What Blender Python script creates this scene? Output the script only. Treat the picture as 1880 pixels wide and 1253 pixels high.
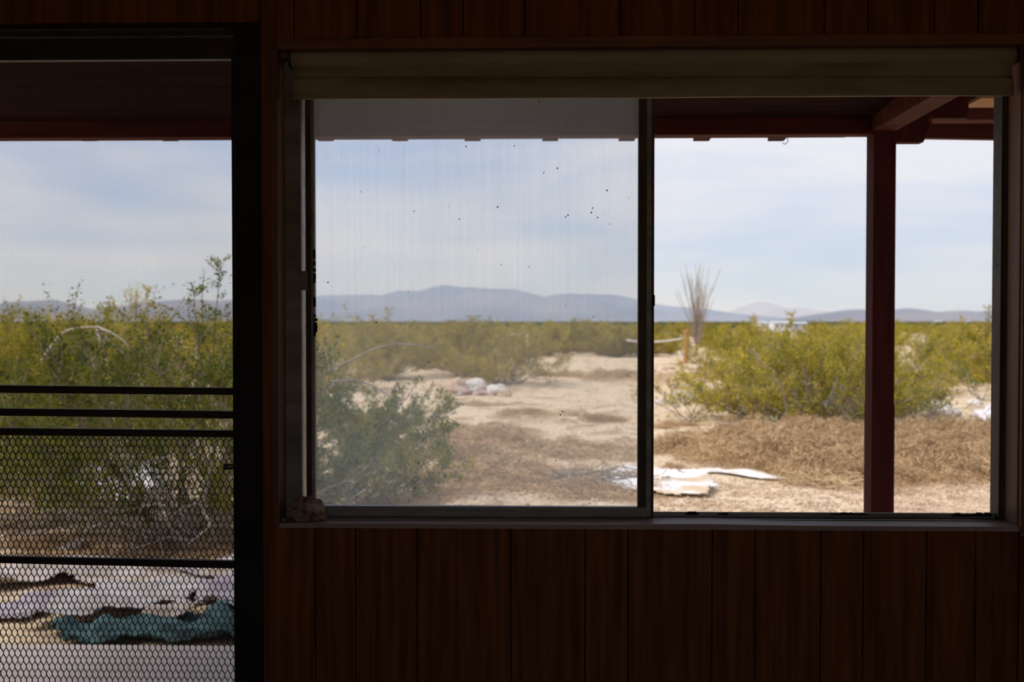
import bpy, bmesh, math, random
import numpy as np
from mathutils import Vector, Matrix, Euler, noise as mnoise

for o in list(bpy.data.objects):
    bpy.data.objects.remove(o)
S = bpy.context.scene
COL = S.collection
RNG = np.random.default_rng(7)
random.seed(7)

# ------------------------------------------------------------------ camera
EYE = Vector((0.0, 0.0, 1.35))
FPX, CX, CY = 1828.0, 940.0, 626.5
CAM_ROT = Euler((math.radians(90 - 1.14), 0.0, math.radians(1.4)), 'XYZ')
cam = bpy.data.cameras.new('camera')
cam_o = bpy.data.objects.new('camera', cam)
COL.objects.link(cam_o)
cam_o.location = EYE
cam_o.rotation_euler = CAM_ROT
cam.sensor_fit = 'HORIZONTAL'
cam.sensor_width = 36.0
cam.lens = 36.0 * FPX / 1880.0
cam.clip_start = 0.05
cam.clip_end = 40000
cam.dof.use_dof = True
cam.dof.focus_distance = 2.66
cam.dof.aperture_fstop = 4.0
S.camera = cam_o
RM = CAM_ROT.to_matrix()

# ------------------------------------------------------------------ world, sun, exposure
S.view_settings.view_transform = 'Standard'
S.view_settings.look = 'None'
S.view_settings.gamma = 1.0
S.view_settings.use_curve_mapping = False
S.view_settings.exposure = 0.12
S.cycles.use_denoising = True
S.cycles.max_bounces = 12
S.cycles.diffuse_bounces = 8
S.cycles.volume_bounces = 4
S.cycles.transparent_max_bounces = 24
S.cycles.sample_clamp_indirect = 4.0

world = bpy.data.worlds.new('overcast_sky')
S.world = world
world.use_nodes = True
nt = world.node_tree
nt.nodes.clear()
n_out = nt.nodes.new('ShaderNodeOutputWorld')
n_bg = nt.nodes.new('ShaderNodeBackground')
n_tc = nt.nodes.new('ShaderNodeTexCoord')
n_map = nt.nodes.new('ShaderNodeMapping')
n_map.inputs['Scale'].default_value = (1.6, 1.6, 9.0)
n_map.inputs['Location'].default_value = (0.35, 0.1, 0.52)
n_no = nt.nodes.new('ShaderNodeTexNoise')
n_no.inputs['Scale'].default_value = 1.5
n_no.inputs['Detail'].default_value = 5
n_no.inputs['Roughness'].default_value = 0.5
n_no.inputs['Distortion'].default_value = 0.4
n_cr = nt.nodes.new('ShaderNodeValToRGB')
n_cr.color_ramp.elements[0].position = 0.33
n_cr.color_ramp.elements[0].color = (0.46, 0.56, 0.82, 1)
n_cr.color_ramp.elements[1].position = 0.62
n_cr.color_ramp.elements[1].color = (0.77, 0.785, 0.865, 1)
nt.links.new(n_tc.outputs['Generated'], n_map.inputs['Vector'])
nt.links.new(n_map.outputs['Vector'], n_no.inputs['Vector'])
nt.links.new(n_no.outputs['Fac'], n_cr.inputs['Fac'])
nt.links.new(n_cr.outputs['Color'], n_bg.inputs['Color'])
n_bg.inputs['Strength'].default_value = 1.0
nt.links.new(n_bg.outputs['Background'], n_out.inputs['Surface'])

sun = bpy.data.lights.new('veiled_sun', 'SUN')
sun.energy = 3.0
sun.angle = math.radians(25)
sun.color = (1.0, 0.95, 0.87)
sun_o = bpy.data.objects.new('veiled_sun', sun)
COL.objects.link(sun_o)
sun_o.rotation_euler = (math.radians(12), math.radians(-34), 0)
sun_o.location = (-20, -5, 40)


# ------------------------------------------------------------------ helpers
def ray(px, py):
    return RM @ Vector(((px - CX) / FPX, -(py - CY) / FPX, -1.0))

def P(px, py, Y):
    """point on the plane y = Y that shows at that pixel"""
    d = ray(px, py)
    return EYE + d * (Y / d.y)

def G(px, py, z):
    d = ray(px, py)
    return EYE + d * ((z - EYE.z) / d.z)

GROUND = -0.20

def ground_z(x, y):
    r = math.hypot(x, y)
    a = 1.0 if r < 40 else max(0.0, 1 - (r - 40) / 60)
    b = min(1.0, max(0.0, (y - 4.7) / 1.5))
    h = 0.035 * math.sin(x * 0.9 + 1.3) * math.cos(y * 0.7 + .4) + 0.02 * math.sin(x * 2.3 + y * 1.7)
    h += 0.012 * math.sin(x * 5.1 - y * 3.3) + 0.008 * math.sin(x * 9.3 + y * 8.1)
    return GROUND + a * b * h

def GP(px, py):
    p = G(px, py, GROUND)
    return Vector((p.x, p.y, ground_z(p.x, p.y)))

def mesh_obj(name, verts, faces, mat, parent=None, smooth=False):
    me = bpy.data.meshes.new(name)
    me.from_pydata([tuple(v) for v in verts], [], [tuple(f) for f in faces])
    me.update()
    if smooth:
        me.polygons.foreach_set('use_smooth', [True] * len(me.polygons))
    if mat:
        me.materials.append(mat)
    o = bpy.data.objects.new(name, me)
    COL.objects.link(o)
    if parent:
        o.parent = parent
    return o

def bm_obj(name, bm, mat, parent=None, smooth=False):
    me = bpy.data.meshes.new(name)
    bm.to_mesh(me)
    bm.free()
    if smooth:
        me.polygons.foreach_set('use_smooth', [True] * len(me.polygons))
    if mat:
        me.materials.append(mat)
    o = bpy.data.objects.new(name, me)
    COL.objects.link(o)
    if parent:
        o.parent = parent
    return o

def empty(name, loc=(0, 0, 0), parent=None):
    o = bpy.data.objects.new(name, None)
    COL.objects.link(o)
    o.location = loc
    o.empty_display_size = 0.1
    if parent:
        o.parent = parent
    return o

def tag(o, label=None, cat=None, group=None, kind=None):
    if label: o['label'] = label
    if cat: o['category'] = cat
    if group: o['group'] = group
    if kind: o['kind'] = kind
    return o

class MB:
    def __init__(self):
        self.v = []; self.f = []
    def box(self, a, b):
        x0, y0, z0 = a; x1, y1, z1 = b
        n = len(self.v)
        self.v += [(x0,y0,z0),(x1,y0,z0),(x1,y1,z0),(x0,y1,z0),(x0,y0,z1),(x1,y0,z1),(x1,y1,z1),(x0,y1,z1)]
        self.f += [(n,n+3,n+2,n+1),(n+4,n+5,n+6,n+7),(n,n+1,n+5,n+4),(n+1,n+2,n+6,n+5),(n+2,n+3,n+7,n+6),(n+3,n,n+4,n+7)]
        return self
    def hexa(self, p):          # eight corners, bottom loop then top loop
        n = len(self.v)
        self.v += [tuple(q) for q in p]
        self.f += [(n,n+3,n+2,n+1),(n+4,n+5,n+6,n+7),(n,n+1,n+5,n+4),(n+1,n+2,n+6,n+5),(n+2,n+3,n+7,n+6),(n+3,n,n+4,n+7)]
        return self
    def tube(self, pts, rad, sides=5, cap=True):
        pts = [Vector(p) for p in pts]
        m = len(pts)
        n0 = len(self.v)
        up = Vector((0.31, 0.17, 0.93)).normalized()
        for i, p in enumerate(pts):
            t = (pts[min(i+1, m-1)] - pts[max(i-1, 0)])
            if t.length < 1e-9: t = Vector((0, 0, 1))
            t.normalize()
            u = t.cross(up)
            if u.length < 1e-3: u = t.cross(Vector((1, 0, 0)))
            u.normalize(); w = t.cross(u)
            r = rad[i] if hasattr(rad, '__len__') else rad
            for k in range(sides):
                a = 2 * math.pi * k / sides
                self.v.append(tuple(p + u * (r * math.cos(a)) + w * (r * math.sin(a))))
        for i in range(m - 1):
            for k in range(sides):
                a = n0 + i * sides + k; b = n0 + i * sides + (k + 1) % sides
                self.f.append((a, b, b + sides, a + sides))
        if cap:
            self.f.append(tuple(n0 + k for k in reversed(range(sides))))
            self.f.append(tuple(n0 + (m - 1) * sides + k for k in range(sides)))
        return self
    def build(self, name, mat, parent=None, smooth=False, bevel=0):
        o = mesh_obj(name, self.v, self.f, mat, parent, smooth)
        if bevel:
            md = o.modifiers.new('bevel', 'BEVEL'); md.width = bevel; md.segments = 2; md.limit_method = 'ANGLE'
        return o

def rect_bar(name, x0, y0, x1, y1, Ya, Yb, mat, parent=None, bevel=0):
    """a bar whose front face at depth Ya fills the pixel box"""
    a = P(x0, (y0 + y1) / 2, Ya); b = P(x1, (y0 + y1) / 2, Ya)
    t = P((x0 + x1) / 2, y0, Ya); c = P((x0 + x1) / 2, y1, Ya)
    return MB().box((a.x, Ya, c.z), (b.x, Yb, t.z)).build(name, mat, parent, bevel=bevel)

# ------------------------------------------------------------------ materials
def new_mat(name):
    m = bpy.data.materials.new(name)
    m.use_nodes = True
    t = m.node_tree
    bs = t.nodes['Principled BSDF']
    return m, t, bs

def mix_color(t, fac, c1, c2):
    n = t.nodes.new('ShaderNodeMix'); n.data_type = 'RGBA'
    for idx, v in ((0, fac), (6, c1), (7, c2)):
        if hasattr(v, 'is_linked') or isinstance(v, bpy.types.NodeSocket):
            t.links.new(v, n.inputs[idx])
        else:
            n.inputs[idx].default_value = v if idx == 0 else (*v, 1)
    return n.outputs[2]

def tex_noise(t, scale=(1, 1, 1), s=5.0, detail=4, rough=0.55, coord='Object', dist=0.0):
    tc = t.nodes.new('ShaderNodeTexCoord'); mp = t.nodes.new('ShaderNodeMapping')
    mp.inputs['Scale'].default_value = scale
    nz = t.nodes.new('ShaderNodeTexNoise')
    nz.inputs['Scale'].default_value = s; nz.inputs['Detail'].default_value = detail
    nz.inputs['Roughness'].default_value = rough; nz.inputs['Distortion'].default_value = dist
    t.links.new(tc.outputs[coord], mp.inputs['Vector']); t.links.new(mp.outputs['Vector'], nz.inputs['Vector'])
    return nz.outputs['Fac']

def ramp(t, fac, stops):
    r = t.nodes.new('ShaderNodeValToRGB')
    el = r.color_ramp.elements
    while len(el) < len(stops): el.new(0.5)
    for e, (p, c) in zip(el, stops):
        e.position = p; e.color = (*c, 1) if len(c) == 3 else c
    t.links.new(fac, r.inputs['Fac'])
    return r.outputs['Color']

def simple(name, c1, c2, s=6, scale=(1, 1, 1), rough=0.8, bump=0.0, bs_scale=None, metal=0.0, spec=0.3, lo=.35, hi=.65, coord='Object'):
    m, t, bs = new_mat(name)
    f = tex_noise(t, scale, s, coord=coord)
    t.links.new(ramp(t, f, [(lo, c1), (hi, c2)]), bs.inputs['Base Color'])
    bs.inputs['Roughness'].default_value = rough
    bs.inputs['Metallic'].default_value = metal
    bs.inputs['Specular IOR Level'].default_value = spec
    if bump:
        b = t.nodes.new('ShaderNodeBump'); b.inputs['Strength'].default_value = bump; b.inputs['Distance'].default_value = 0.01
        f2 = tex_noise(t, scale, bs_scale or s * 3, coord=coord)
        t.links.new(f2, b.inputs['Height']); t.links.new(b.outputs['Normal'], bs.inputs['Normal'])
    return m

def math_node(t, op, a, b):
    n = t.nodes.new('ShaderNodeMath'); n.operation = op
    for i, v in enumerate((a, b)):
        if isinstance(v, bpy.types.NodeSocket): t.links.new(v, n.inputs[i])
        else: n.inputs[i].default_value = v
    return n.outputs[0]

def leaf_mat(name, c1, c2, c3, trans=0.35):
    m, t, bs = new_mat(name)
    f = math_node(t, 'ADD', math_node(t, 'MULTIPLY', tex_noise(t, (1, 1, .6), 2.6, 2), .5), math_node(t, 'MULTIPLY', tex_noise(t, (1, 1, .4), 17.0, 2), .5))
    oi = t.nodes.new('ShaderNodeObjectInfo')
    a = ramp(t, f, [(0.38, c1), (0.5, c2), (0.61, c3)])
    h = t.nodes.new('ShaderNodeHueSaturation')
    mr = t.nodes.new('ShaderNodeMapRange')
    mr.inputs['To Min'].default_value = 0.80; mr.inputs['To Max'].default_value = 1.2
    t.links.new(oi.outputs['Random'], mr.inputs['Value'])
    t.links.new(mr.outputs['Result'], h.inputs['Value'])
    t.links.new(a, h.inputs['Color'])
    d = t.nodes.new('ShaderNodeBsdfDiffuse'); tr = t.nodes.new('ShaderNodeBsdfTranslucent'); mx = t.nodes.new('ShaderNodeMixShader')
    t.links.new(h.outputs['Color'], d.inputs['Color']); t.links.new(h.outputs['Color'], tr.inputs['Color'])
    mx.inputs['Fac'].default_value = trans
    t.links.new(d.outputs[0], mx.inputs[1]); t.links.new(tr.outputs[0], mx.inputs[2])
    t.links.new(mx.outputs[0], t.nodes['Material Output'].inputs['Surface'])
    return m

M = {}
M['panel'] = simple('walnut_panelling', (0.135, 0.044, 0.009), (0.26, 0.088, 0.019), 3.0, (14, 14, 0.7), 0.6, 0.12, 9, spec=.12)
M['groove'] = simple('panel_backing', (0.02, 0.009, 0.005), (0.03, 0.013, 0.007), 4, rough=.9)
M['casing'] = simple('window_casing_wood', (0.16, 0.062, 0.026), (0.26, 0.105, 0.042), 3.0, (1, 12, 12), 0.5, 0.1, 8)
M['jamb'] = simple('jamb_wood', (0.14, 0.062, 0.032), (0.20, 0.095, 0.05), 3.0, (12, 12, .8), 0.5, 0.1, 8)
M['sill'] = simple('painted_sill', (0.36, 0.27, 0.235), (0.46, 0.35, 0.31), 5, (.6, 3, 3), 0.55, 0.08, 30)
M['alu'] = simple('weathered_aluminium', (0.17, 0.152, 0.128), (0.30, 0.28, 0.25), 7, (.5, 3, 3), 0.5, 0.15, 40, metal=.55, spec=.4)
M['dark_alu'] = simple('bronze_aluminium', (0.055, 0.040, 0.027), (0.090, 0.066, 0.045), 8, (1, 1, 1), 0.55, 0.1, 40, metal=.3)
M['gasket'] = simple('old_gasket', (0.012, 0.009, 0.008), (0.03, 0.022, 0.016), 40, rough=.9, bump=.4)
M['black'] = simple('black_door_jamb', (0.012, 0.010, 0.008), (0.022, 0.016, 0.012), 6, rough=.7)
M['shade'] = simple('stained_roller_shade_fabric', (0.22, 0.165, 0.095), (0.36, 0.29, 0.19), 3.0, (1, 4, 7), 0.85, 0.1, 60, lo=.3, hi=.55)
M['shade_clean'] = simple('roller_shade_fabric', (0.36, 0.29, 0.20), (0.42, 0.35, 0.25), 3.0, (1, 4, 5), 0.8)
M['redwood'] = simple('red_stained_timber', (0.050, 0.009, 0.007), (0.078, 0.016, 0.012), 3.0, (9, 9, 1.0), 0.75, 0.2, 12, spec=.12)
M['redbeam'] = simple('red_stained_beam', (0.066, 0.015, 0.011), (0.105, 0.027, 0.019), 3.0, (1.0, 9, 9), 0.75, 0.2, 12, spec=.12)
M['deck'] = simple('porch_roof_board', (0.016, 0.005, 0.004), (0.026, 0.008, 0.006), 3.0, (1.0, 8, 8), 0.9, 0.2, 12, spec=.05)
M['osb'] = simple('raw_roof_sheathing', (0.36, 0.20, 0.09), (0.52, 0.32, 0.16), 9, (2, 2, 2), 0.9, 0.2)
M['concrete'] = simple('porch_concrete', (0.50, 0.415, 0.365), (0.60, 0.51, 0.455), 2.5, (1, 1, 1), 0.9, 0.15, 60)
M['tarp_white'] = simple('weathered_white_sheet', (0.60, 0.545, 0.55), (0.80, 0.76, 0.77), 3.5, rough=.75, bump=.2)
M['tarp_dusty'] = simple('dusty_white_sheet', (0.34, 0.29, 0.27), (0.53, 0.49, 0.49), 5, rough=.85, bump=.3)
M['tarp_sand'] = simple('sand_dusted_sheet', (0.34, 0.26, 0.19), (0.54, 0.47, 0.445), 5, rough=.8, bump=.2)
M['tarp_teal'] = simple('faded_teal_mesh', (0.028, 0.052, 0.050), (0.10, 0.175, 0.175), 9.0, rough=.9, bump=.6, bs_scale=60, lo=.36, hi=.62)
M['tarp_buried'] = simple('half_buried_sheet', (0.62, 0.475, 0.33), (0.88, 0.86, 0.86), 2.6, (.8, 4.5, 1), .7, .2, lo=.40, hi=.55)
M['lilac'] = simple('lilac_plastic', (0.31, 0.245, 0.28), (0.46, 0.39, 0.425), 5.0, rough=.5, bump=.1)
M['bark'] = simple('grey_bark', (0.20, 0.16, 0.12), (0.36, 0.30, 0.24), 8, rough=.9)
M['deadwood'] = simple('bleached_dead_wood', (0.36, 0.30, 0.24), (0.56, 0.49, 0.42), 9, rough=.9, bump=.3)
M['greytwig'] = simple('grey_dry_twigs', (0.25, 0.21, 0.18), (0.42, 0.36, 0.31), 9, rough=.9)
M['ocotillo'] = simple('ocotillo_cane', (0.26, 0.19, 0.15), (0.40, 0.32, 0.26), 3, rough=.9)
M['brush'] = simple('dry_brown_brush', (0.35, 0.225, 0.115), (0.63, 0.445, 0.255), 2.2, rough=.95)
M['straw'] = simple('dry_straw', (0.42, 0.29, 0.16), (0.66, 0.50, 0.30), 4.0, rough=.95)
M['leaf_green'] = leaf_mat('creosote_leaf_green', (0.075, 0.105, 0.022), (0.17, 0.195, 0.034), (0.36, 0.31, 0.055))
M['leaf_yellow'] = leaf_mat('creosote_leaf_yellow', (0.17, 0.18, 0.022), (0.42, 0.365, 0.038), (0.70, 0.50, 0.13))
M['leaf_olive'] = leaf_mat('creosote_leaf_olive', (0.19, 0.175, 0.035), (0.38, 0.31, 0.055), (0.56, 0.42, 0.12))
M['rock_white'] = simple('chalky_rock', (0.48, 0.42, 0.36), (0.74, 0.69, 0.63), 6, rough=.9, bump=.5)
M['rock_tan'] = simple('tan_rock', (0.42, 0.29, 0.20), (0.66, 0.50, 0.36), 6, rough=.9, bump=.5)
M['rock_pink'] = simple('pinkish_rock', (0.36, 0.25, 0.22), (0.55, 0.41, 0.36), 6, rough=.9, bump=.5)
M['geode'] = simple('crusted_stone', (0.20, 0.09, 0.045), (0.62, 0.50, 0.40), 45, rough=.9, bump=.8, bs_scale=120)
M['plank'] = simple('old_plank', (0.30, 0.20, 0.15), (0.44, 0.32, 0.25), 4, (1, 8, 8), .9, .2)
M['fencepost'] = simple('weathered_orange_post', (0.30, 0.12, 0.06), (0.56, 0.27, 0.13), 2.5, (5, 5, 1), .9, .3)
M['rope'] = simple('pale_rope', (0.62, 0.58, 0.50), (0.74, 0.70, 0.62), 20)
M['white_paint'] = simple('white_siding', (0.78, 0.78, 0.78), (0.88, 0.88, 0.87), 1, rough=.6)
M['roofgrey'] = simple('pale_metal_roof', (0.55, 0.56, 0.58), (0.66, 0.67, 0.69), 1, rough=.5)
M['tan_wall'] = simple('tan_siding', (0.60, 0.46, 0.32), (0.70, 0.56, 0.40), 1, rough=.8)
M['window_dark'] = simple('dark_window_glass', (0.05, 0.055, 0.06), (0.08, 0.09, 0.10), 1, rough=.2)
M['pipe'] = simple('white_pipe', (0.60, 0.59, 0.57), (0.70, 0.69, 0.67), 5)
M['room_wall'] = simple('dim_room_wall', (0.56, 0.46, 0.36), (0.66, 0.55, 0.44), 2, (5, 5, .5), .8)
M['room_floor'] = simple('dusty_room_floor', (0.42, 0.33, 0.26), (0.52, 0.42, 0.33), 4, rough=.8)
M['ceiling'] = simple('dim_ceiling', (0.16, 0.13, 0.10), (0.22, 0.18, 0.14), 4, rough=.9)
M['stucco'] = simple('outer_wall_board', (0.28, 0.10, 0.07), (0.34, 0.13, 0.09), 4, rough=.9)
M['mount_blue'] = simple('desert_mountain_rock', (0.150, 0.118, 0.105), (0.235, 0.185, 0.16), 0.0012, (1, 1, 3), 1.0, lo=.4, hi=.62)
M['mount_pale'] = simple('pale_mountain_rock', (0.33, 0.245, 0.21), (0.42, 0.31, 0.265), 0.0012, (1, 1, 3), 1.0, lo=.4, hi=.62)

# desert ground
m, t, bs = new_mat('desert_ground'); M['ground'] = m
tc = t.nodes.new('ShaderNodeTexCoord')
f1 = tex_noise(t, (1, 1, 1), 0.55, 6, .6); f2 = tex_noise(t, (1, 1, 1), 22.0, 5, .7)
f3 = tex_noise(t, (1, 1, 1), 1.9, 4, .6, dist=.6)
sand = ramp(t, f2, [(0.34, (0.36, 0.255, 0.16)), (0.47, (0.64, 0.49, 0.325)), (0.64, (0.77, 0.62, 0.45))])
dirt = ramp(t, f2, [(0.35, (0.30, 0.19, 0.105)), (0.62, (0.53, 0.375, 0.235))])
k1 = ramp(t, f3, [(0.50, (0, 0, 0)), (0.66, (1, 1, 1))])
near_c = mix_color(t, k1, sand, dirt)
far_c = ramp(t, f1, [(0.4, (0.15, 0.14, 0.07)), (0.6, (0.24, 0.21, 0.12))])
ln = t.nodes.new('ShaderNodeVectorMath'); ln.operation = 'LENGTH'
t.links.new(tc.outputs['Object'], ln.inputs[0])
mr = t.nodes.new('ShaderNodeMapRange'); mr.inputs['From Min'].default_value = 60; mr.inputs['From Max'].default_value = 190
t.links.new(ln.outputs['Value'], mr.inputs['Value'])
t.links.new(mix_color(t, mr.outputs['Result'], near_c, far_c), bs.inputs['Base Color'])
bs.inputs['Roughness'].default_value = 1.0; bs.inputs['Specular IOR Level'].default_value = 0.05
bp = t.nodes.new('ShaderNodeBump'); bp.inputs['Strength'].default_value = 0.6; bp.inputs['Distance'].default_value = 0.02
t.links.new(f2, bp.inputs['Height']); t.links.new(bp.outputs['Normal'], bs.inputs['Normal'])

# dirty window glass: clear where clean, scattering where dust lies
m, t, bs = new_mat('dusty_glass'); M['glass'] = m
t.nodes.remove(bs)
tp = t.nodes.new('ShaderNodeBsdfTransparent'); tp.inputs['Color'].default_value = (0.95, 0.955, 0.96, 1)
tl = t.nodes.new('ShaderNodeBsdfTranslucent'); tl.inputs['Color'].default_value = (0.80, 0.87, 0.97, 1)
dk = t.nodes.new('ShaderNodeBsdfDiffuse'); dk.inputs['Color'].default_value = (0.03, 0.028, 0.025, 1)
f_streak = tex_noise(t, (60, 60, 1.2), 1.6, 4, .7)
f_cloud = tex_noise(t, (1, 1, 1), 2.2, 4, .55)
f_grain = tex_noise(t, (1, 1, 1), 260, 2, .5)
f_blot = tex_noise(t, (1, 1, .6), 6, 3, .5)
dust = math_node(t, 'MULTIPLY', f_streak, 0.10)
dust = math_node(t, 'ADD', dust, math_node(t, 'MULTIPLY', f_cloud, 0.12))
dust = math_node(t, 'ADD', dust, math_node(t, 'MULTIPLY', f_grain, 0.05))
dust = math_node(t, 'SUBTRACT', dust, 0.018)
GLASS_DUST = dust
mx = t.nodes.new('ShaderNodeMixShader')
t.links.new(dust, mx.inputs['Fac']); t.links.new(tp.outputs[0], mx.inputs[1]); t.links.new(tl.outputs[0], mx.inputs[2])
vt = t.nodes.new('ShaderNodeTexVoronoi'); vt.inputs['Scale'].default_value = 34; vt.inputs['Randomness'].default_value = 1
tcg = t.nodes.new('ShaderNodeTexCoord'); mpg = t.nodes.new('ShaderNodeMapping'); mpg.inputs['Scale'].default_value = (1, 0, 1)
t.links.new(tcg.outputs['Object'], mpg.inputs['Vector']); t.links.new(mpg.outputs['Vector'], vt.inputs['Vector'])
sel = math_node(t, 'GREATER_THAN', tex_noise(t, (1, 1, 1), 3.5, 2, .5), 0.42)
sz = math_node(t, 'MULTIPLY', tex_noise(t, (1, 1, 1), 15, 1, .5), 0.20)
spk = math_node(t, 'MULTIPLY', math_node(t, 'LESS_THAN', vt.outputs['Distance'], math_node(t, 'SUBTRACT', sz, 0.052)), sel)
mx2 = t.nodes.new('ShaderNodeMixShader')
t.links.new(math_node(t, 'MULTIPLY', spk, 0.7), mx2.inputs['Fac']); t.links.new(mx.outputs[0], mx2.inputs[1]); t.links.new(dk.outputs[0], mx2.inputs[2])
t.links.new(mx2.outputs[0], t.nodes['Material Output'].inputs['Surface'])

# insect screen: fine dark weave with gaps
m, t, bs = new_mat('insect_screen_weave'); M['screen'] = m
t.nodes.remove(bs)
tp = t.nodes.new('ShaderNodeBsdfTransparent'); tp.inputs['Color'].default_value = (1, 1, 1, 1)
dk = t.nodes.new('ShaderNodeBsdfDiffuse'); dk.inputs['Color'].default_value = (0.05, 0.052, 0.06, 1)
tc = t.nodes.new('ShaderNodeTexCoord'); sp = t.nodes.new('ShaderNodeSeparateXYZ'); t.links.new(tc.outputs['Object'], sp.inputs[0])
def wires(sock, period):
    s = math_node(t, 'SINE', math_node(t, 'MULTIPLY', sock, 2 * math.pi / period), 0)
    return math_node(t, 'MULTIPLY', math_node(t, 'ADD', s, 1.0), 0.5)
wv = math_node(t, 'ADD', wires(sp.outputs['X'], 0.0043), wires(sp.outputs['Z'], 0.0043))
fac = math_node(t, 'ADD', math_node(t, 'MULTIPLY', wv, 0.05), 0.055)
fac = math_node(t, 'ADD', fac, math_node(t, 'MULTIPLY', tex_noise(t, (1, 1, 1), 2.0, 3), 0.08))
mx = t.nodes.new('ShaderNodeMixShader'); t.links.new(fac, mx.inputs['Fac'])
t.links.new(tp.outputs[0], mx.inputs[1]); t.links.new(dk.outputs[0], mx.inputs[2])
t.links.new(mx.outputs[0], t.nodes['Material Output'].inputs['Surface'])

# ------------------------------------------------------------------ the room
WY = 2.57            # inner face of the window wall
WO = 2.70            # outer face
WL, WR = P(512, 600, WY).x, P(1874, 600, WY).x
WT, WB = P(1200, 86, WY).z, P(1200, 964, WY).z
DR = P(480, 600, WY).x
DL = DR - 0.93
DT = P(300, 42, WY).z
XL, XR, YB, ZC = -2.6, 2.1, -1.7, 2.40

wall = tag(MB().box((XL, WY + .006, 0), (DL, WO, ZC)).box((DL, WY + .006, DT), (DR, WO, ZC)).box((DR, WY + .006, 0), (WL, WO, ZC))
           .box((WL, WY + .006, 0), (WR, WO, WB - .013)).box((WL, WY + .006, WT), (WR, WO, ZC)).box((WR, WY + .006, 0), (XR, WO, ZC))
           .build('wall_front', M['groove']), kind='structure')
def board(xa, xb, za, zb):
    g = 0.0016
    MB().box((xa + g, WY - .002, za), (xb - g, WY + .007, zb)).build('panel_board', M['panel'], wall, bevel=.001)
low = [480, 579, 653, 766, 938, 1074, 1153, 1307, 1386, 1506, 1584, 1700, 1790, 1874]
xs = [P(p, 1100, WY).x for p in low]
xs[0] = DR; xs[-1] = WR
ZSILL = WB - .003
for a, b in zip(xs[:-1], xs[1:]):
    board(max(a, DR), b, 0, ZSILL if b > WL + .02 else ZSILL)
up = [480, 540, 655, 772, 850, 963, 1139, 1275, 1355, 1513, 1593, 1715, 1795, 1874]
xu = [P(p, 30, WY).x for p in up]; xu[0] = DR; xu[-1] = WR
for a, b in zip(xu[:-1], xu[1:]):
    board(a, b, WT, ZC)
board(DR, WL, ZSILL, WT)
board(WR, WR + .22, 0, ZC); board(WR + .22, WR + .55, 0, ZC); board(WR + .55, XR, 0, ZC)
for k in range(4):
    w_ = (DL - XL) / 4
    board(XL + k * w_, XL + (k + 1) * w_, 0, ZC)
board(DL, (DL + DR) / 2, DT, ZC); board((DL + DR) / 2, DR, DT, ZC)

tag(MB().box((XL - .1, YB - .1, 0), (XL, WO, ZC)).build('wall_left', M['room_wall']), kind='structure')
tag(MB().box((XR, YB - .1, 0), (XR + .1, WO, ZC)).build('wall_right', M['room_wall']), kind='structure')
BX0, BX1, BZ0, BZ1 = -.75, 1.45, .55, 1.65       # unseen window opening added behind the viewer to brighten the room
tag(MB().box((XL, YB - .1, 0), (BX0, YB, ZC)).box((BX1, YB - .1, 0), (XR, YB, ZC)).box((BX0, YB - .1, BZ1), (BX1, YB, ZC)).box((BX0, YB - .1, 0), (BX1, YB, BZ0))
    .build('wall_back', M['room_wall']), kind='structure')
pd = tag(empty('added_fill_opening', (BX0, YB - .05, BZ0)), kind='structure')
bw, bh = BX1 - BX0, BZ1 - BZ0
for xa in (0, bw / 2 - .02, bw - .04):
    MB().box((xa, -.03, 0), (xa + .04, .03, bh)).build('frame_post', M['alu'], pd)
for za in (0, bh - .04):
    MB().box((0, -.03, za), (bw, .03, za + .04)).build('frame_rail', M['alu'], pd)
tag(MB().box((XL - .1, YB - .1, -.15), (XR + .1, WO, 0)).build('floor', M['room_floor']), kind='structure')
tag(MB().box((XL - .1, YB - .1, ZC), (XR + .1, WO, ZC + .12)).build('ceiling', M['ceiling']), kind='structure')

# casing round the window
cas = tag(empty('trim_1', ((WL + WR) / 2, WY, WB)), kind='structure')
def inv(o, root):
    o.parent = root; o.matrix_parent_inverse = root.matrix_world.inverted()
    return o
def settle(root):
    bpy.context.view_layer.update()
    for c in list(root.children):
        c.matrix_parent_inverse = Matrix.Translation(root.location).inverted()
MB().box((WL - .001, WY - .012, WT - .002), (WR + .012, WY + .03, WT + .026)).build('head_casing', M['casing'], cas, bevel=.003)
MB().box((WL - .018, WY - .008, ZSILL), (WL + .001, WO - .02, WT)).build('side_jamb', M['jamb'], cas, bevel=.002)
MB().box((WR - .004, WY + .002, WB), (WR + .012, WO - .02, WT)).build('side_jamb', M['jamb'], cas, bevel=.002)
MB().box((WR - .0, WY - .010, ZSILL - .02), (WR + .05, WY + .004, WT + .02)).build('side_casing', M['casing'], cas, bevel=.002)
MB().box((WL, WY + .03, WT - .015), (WR, WO - .02, WT + .002)).build('head_jamb', M['jamb'], cas, bevel=.002)
settle(cas)

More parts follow.
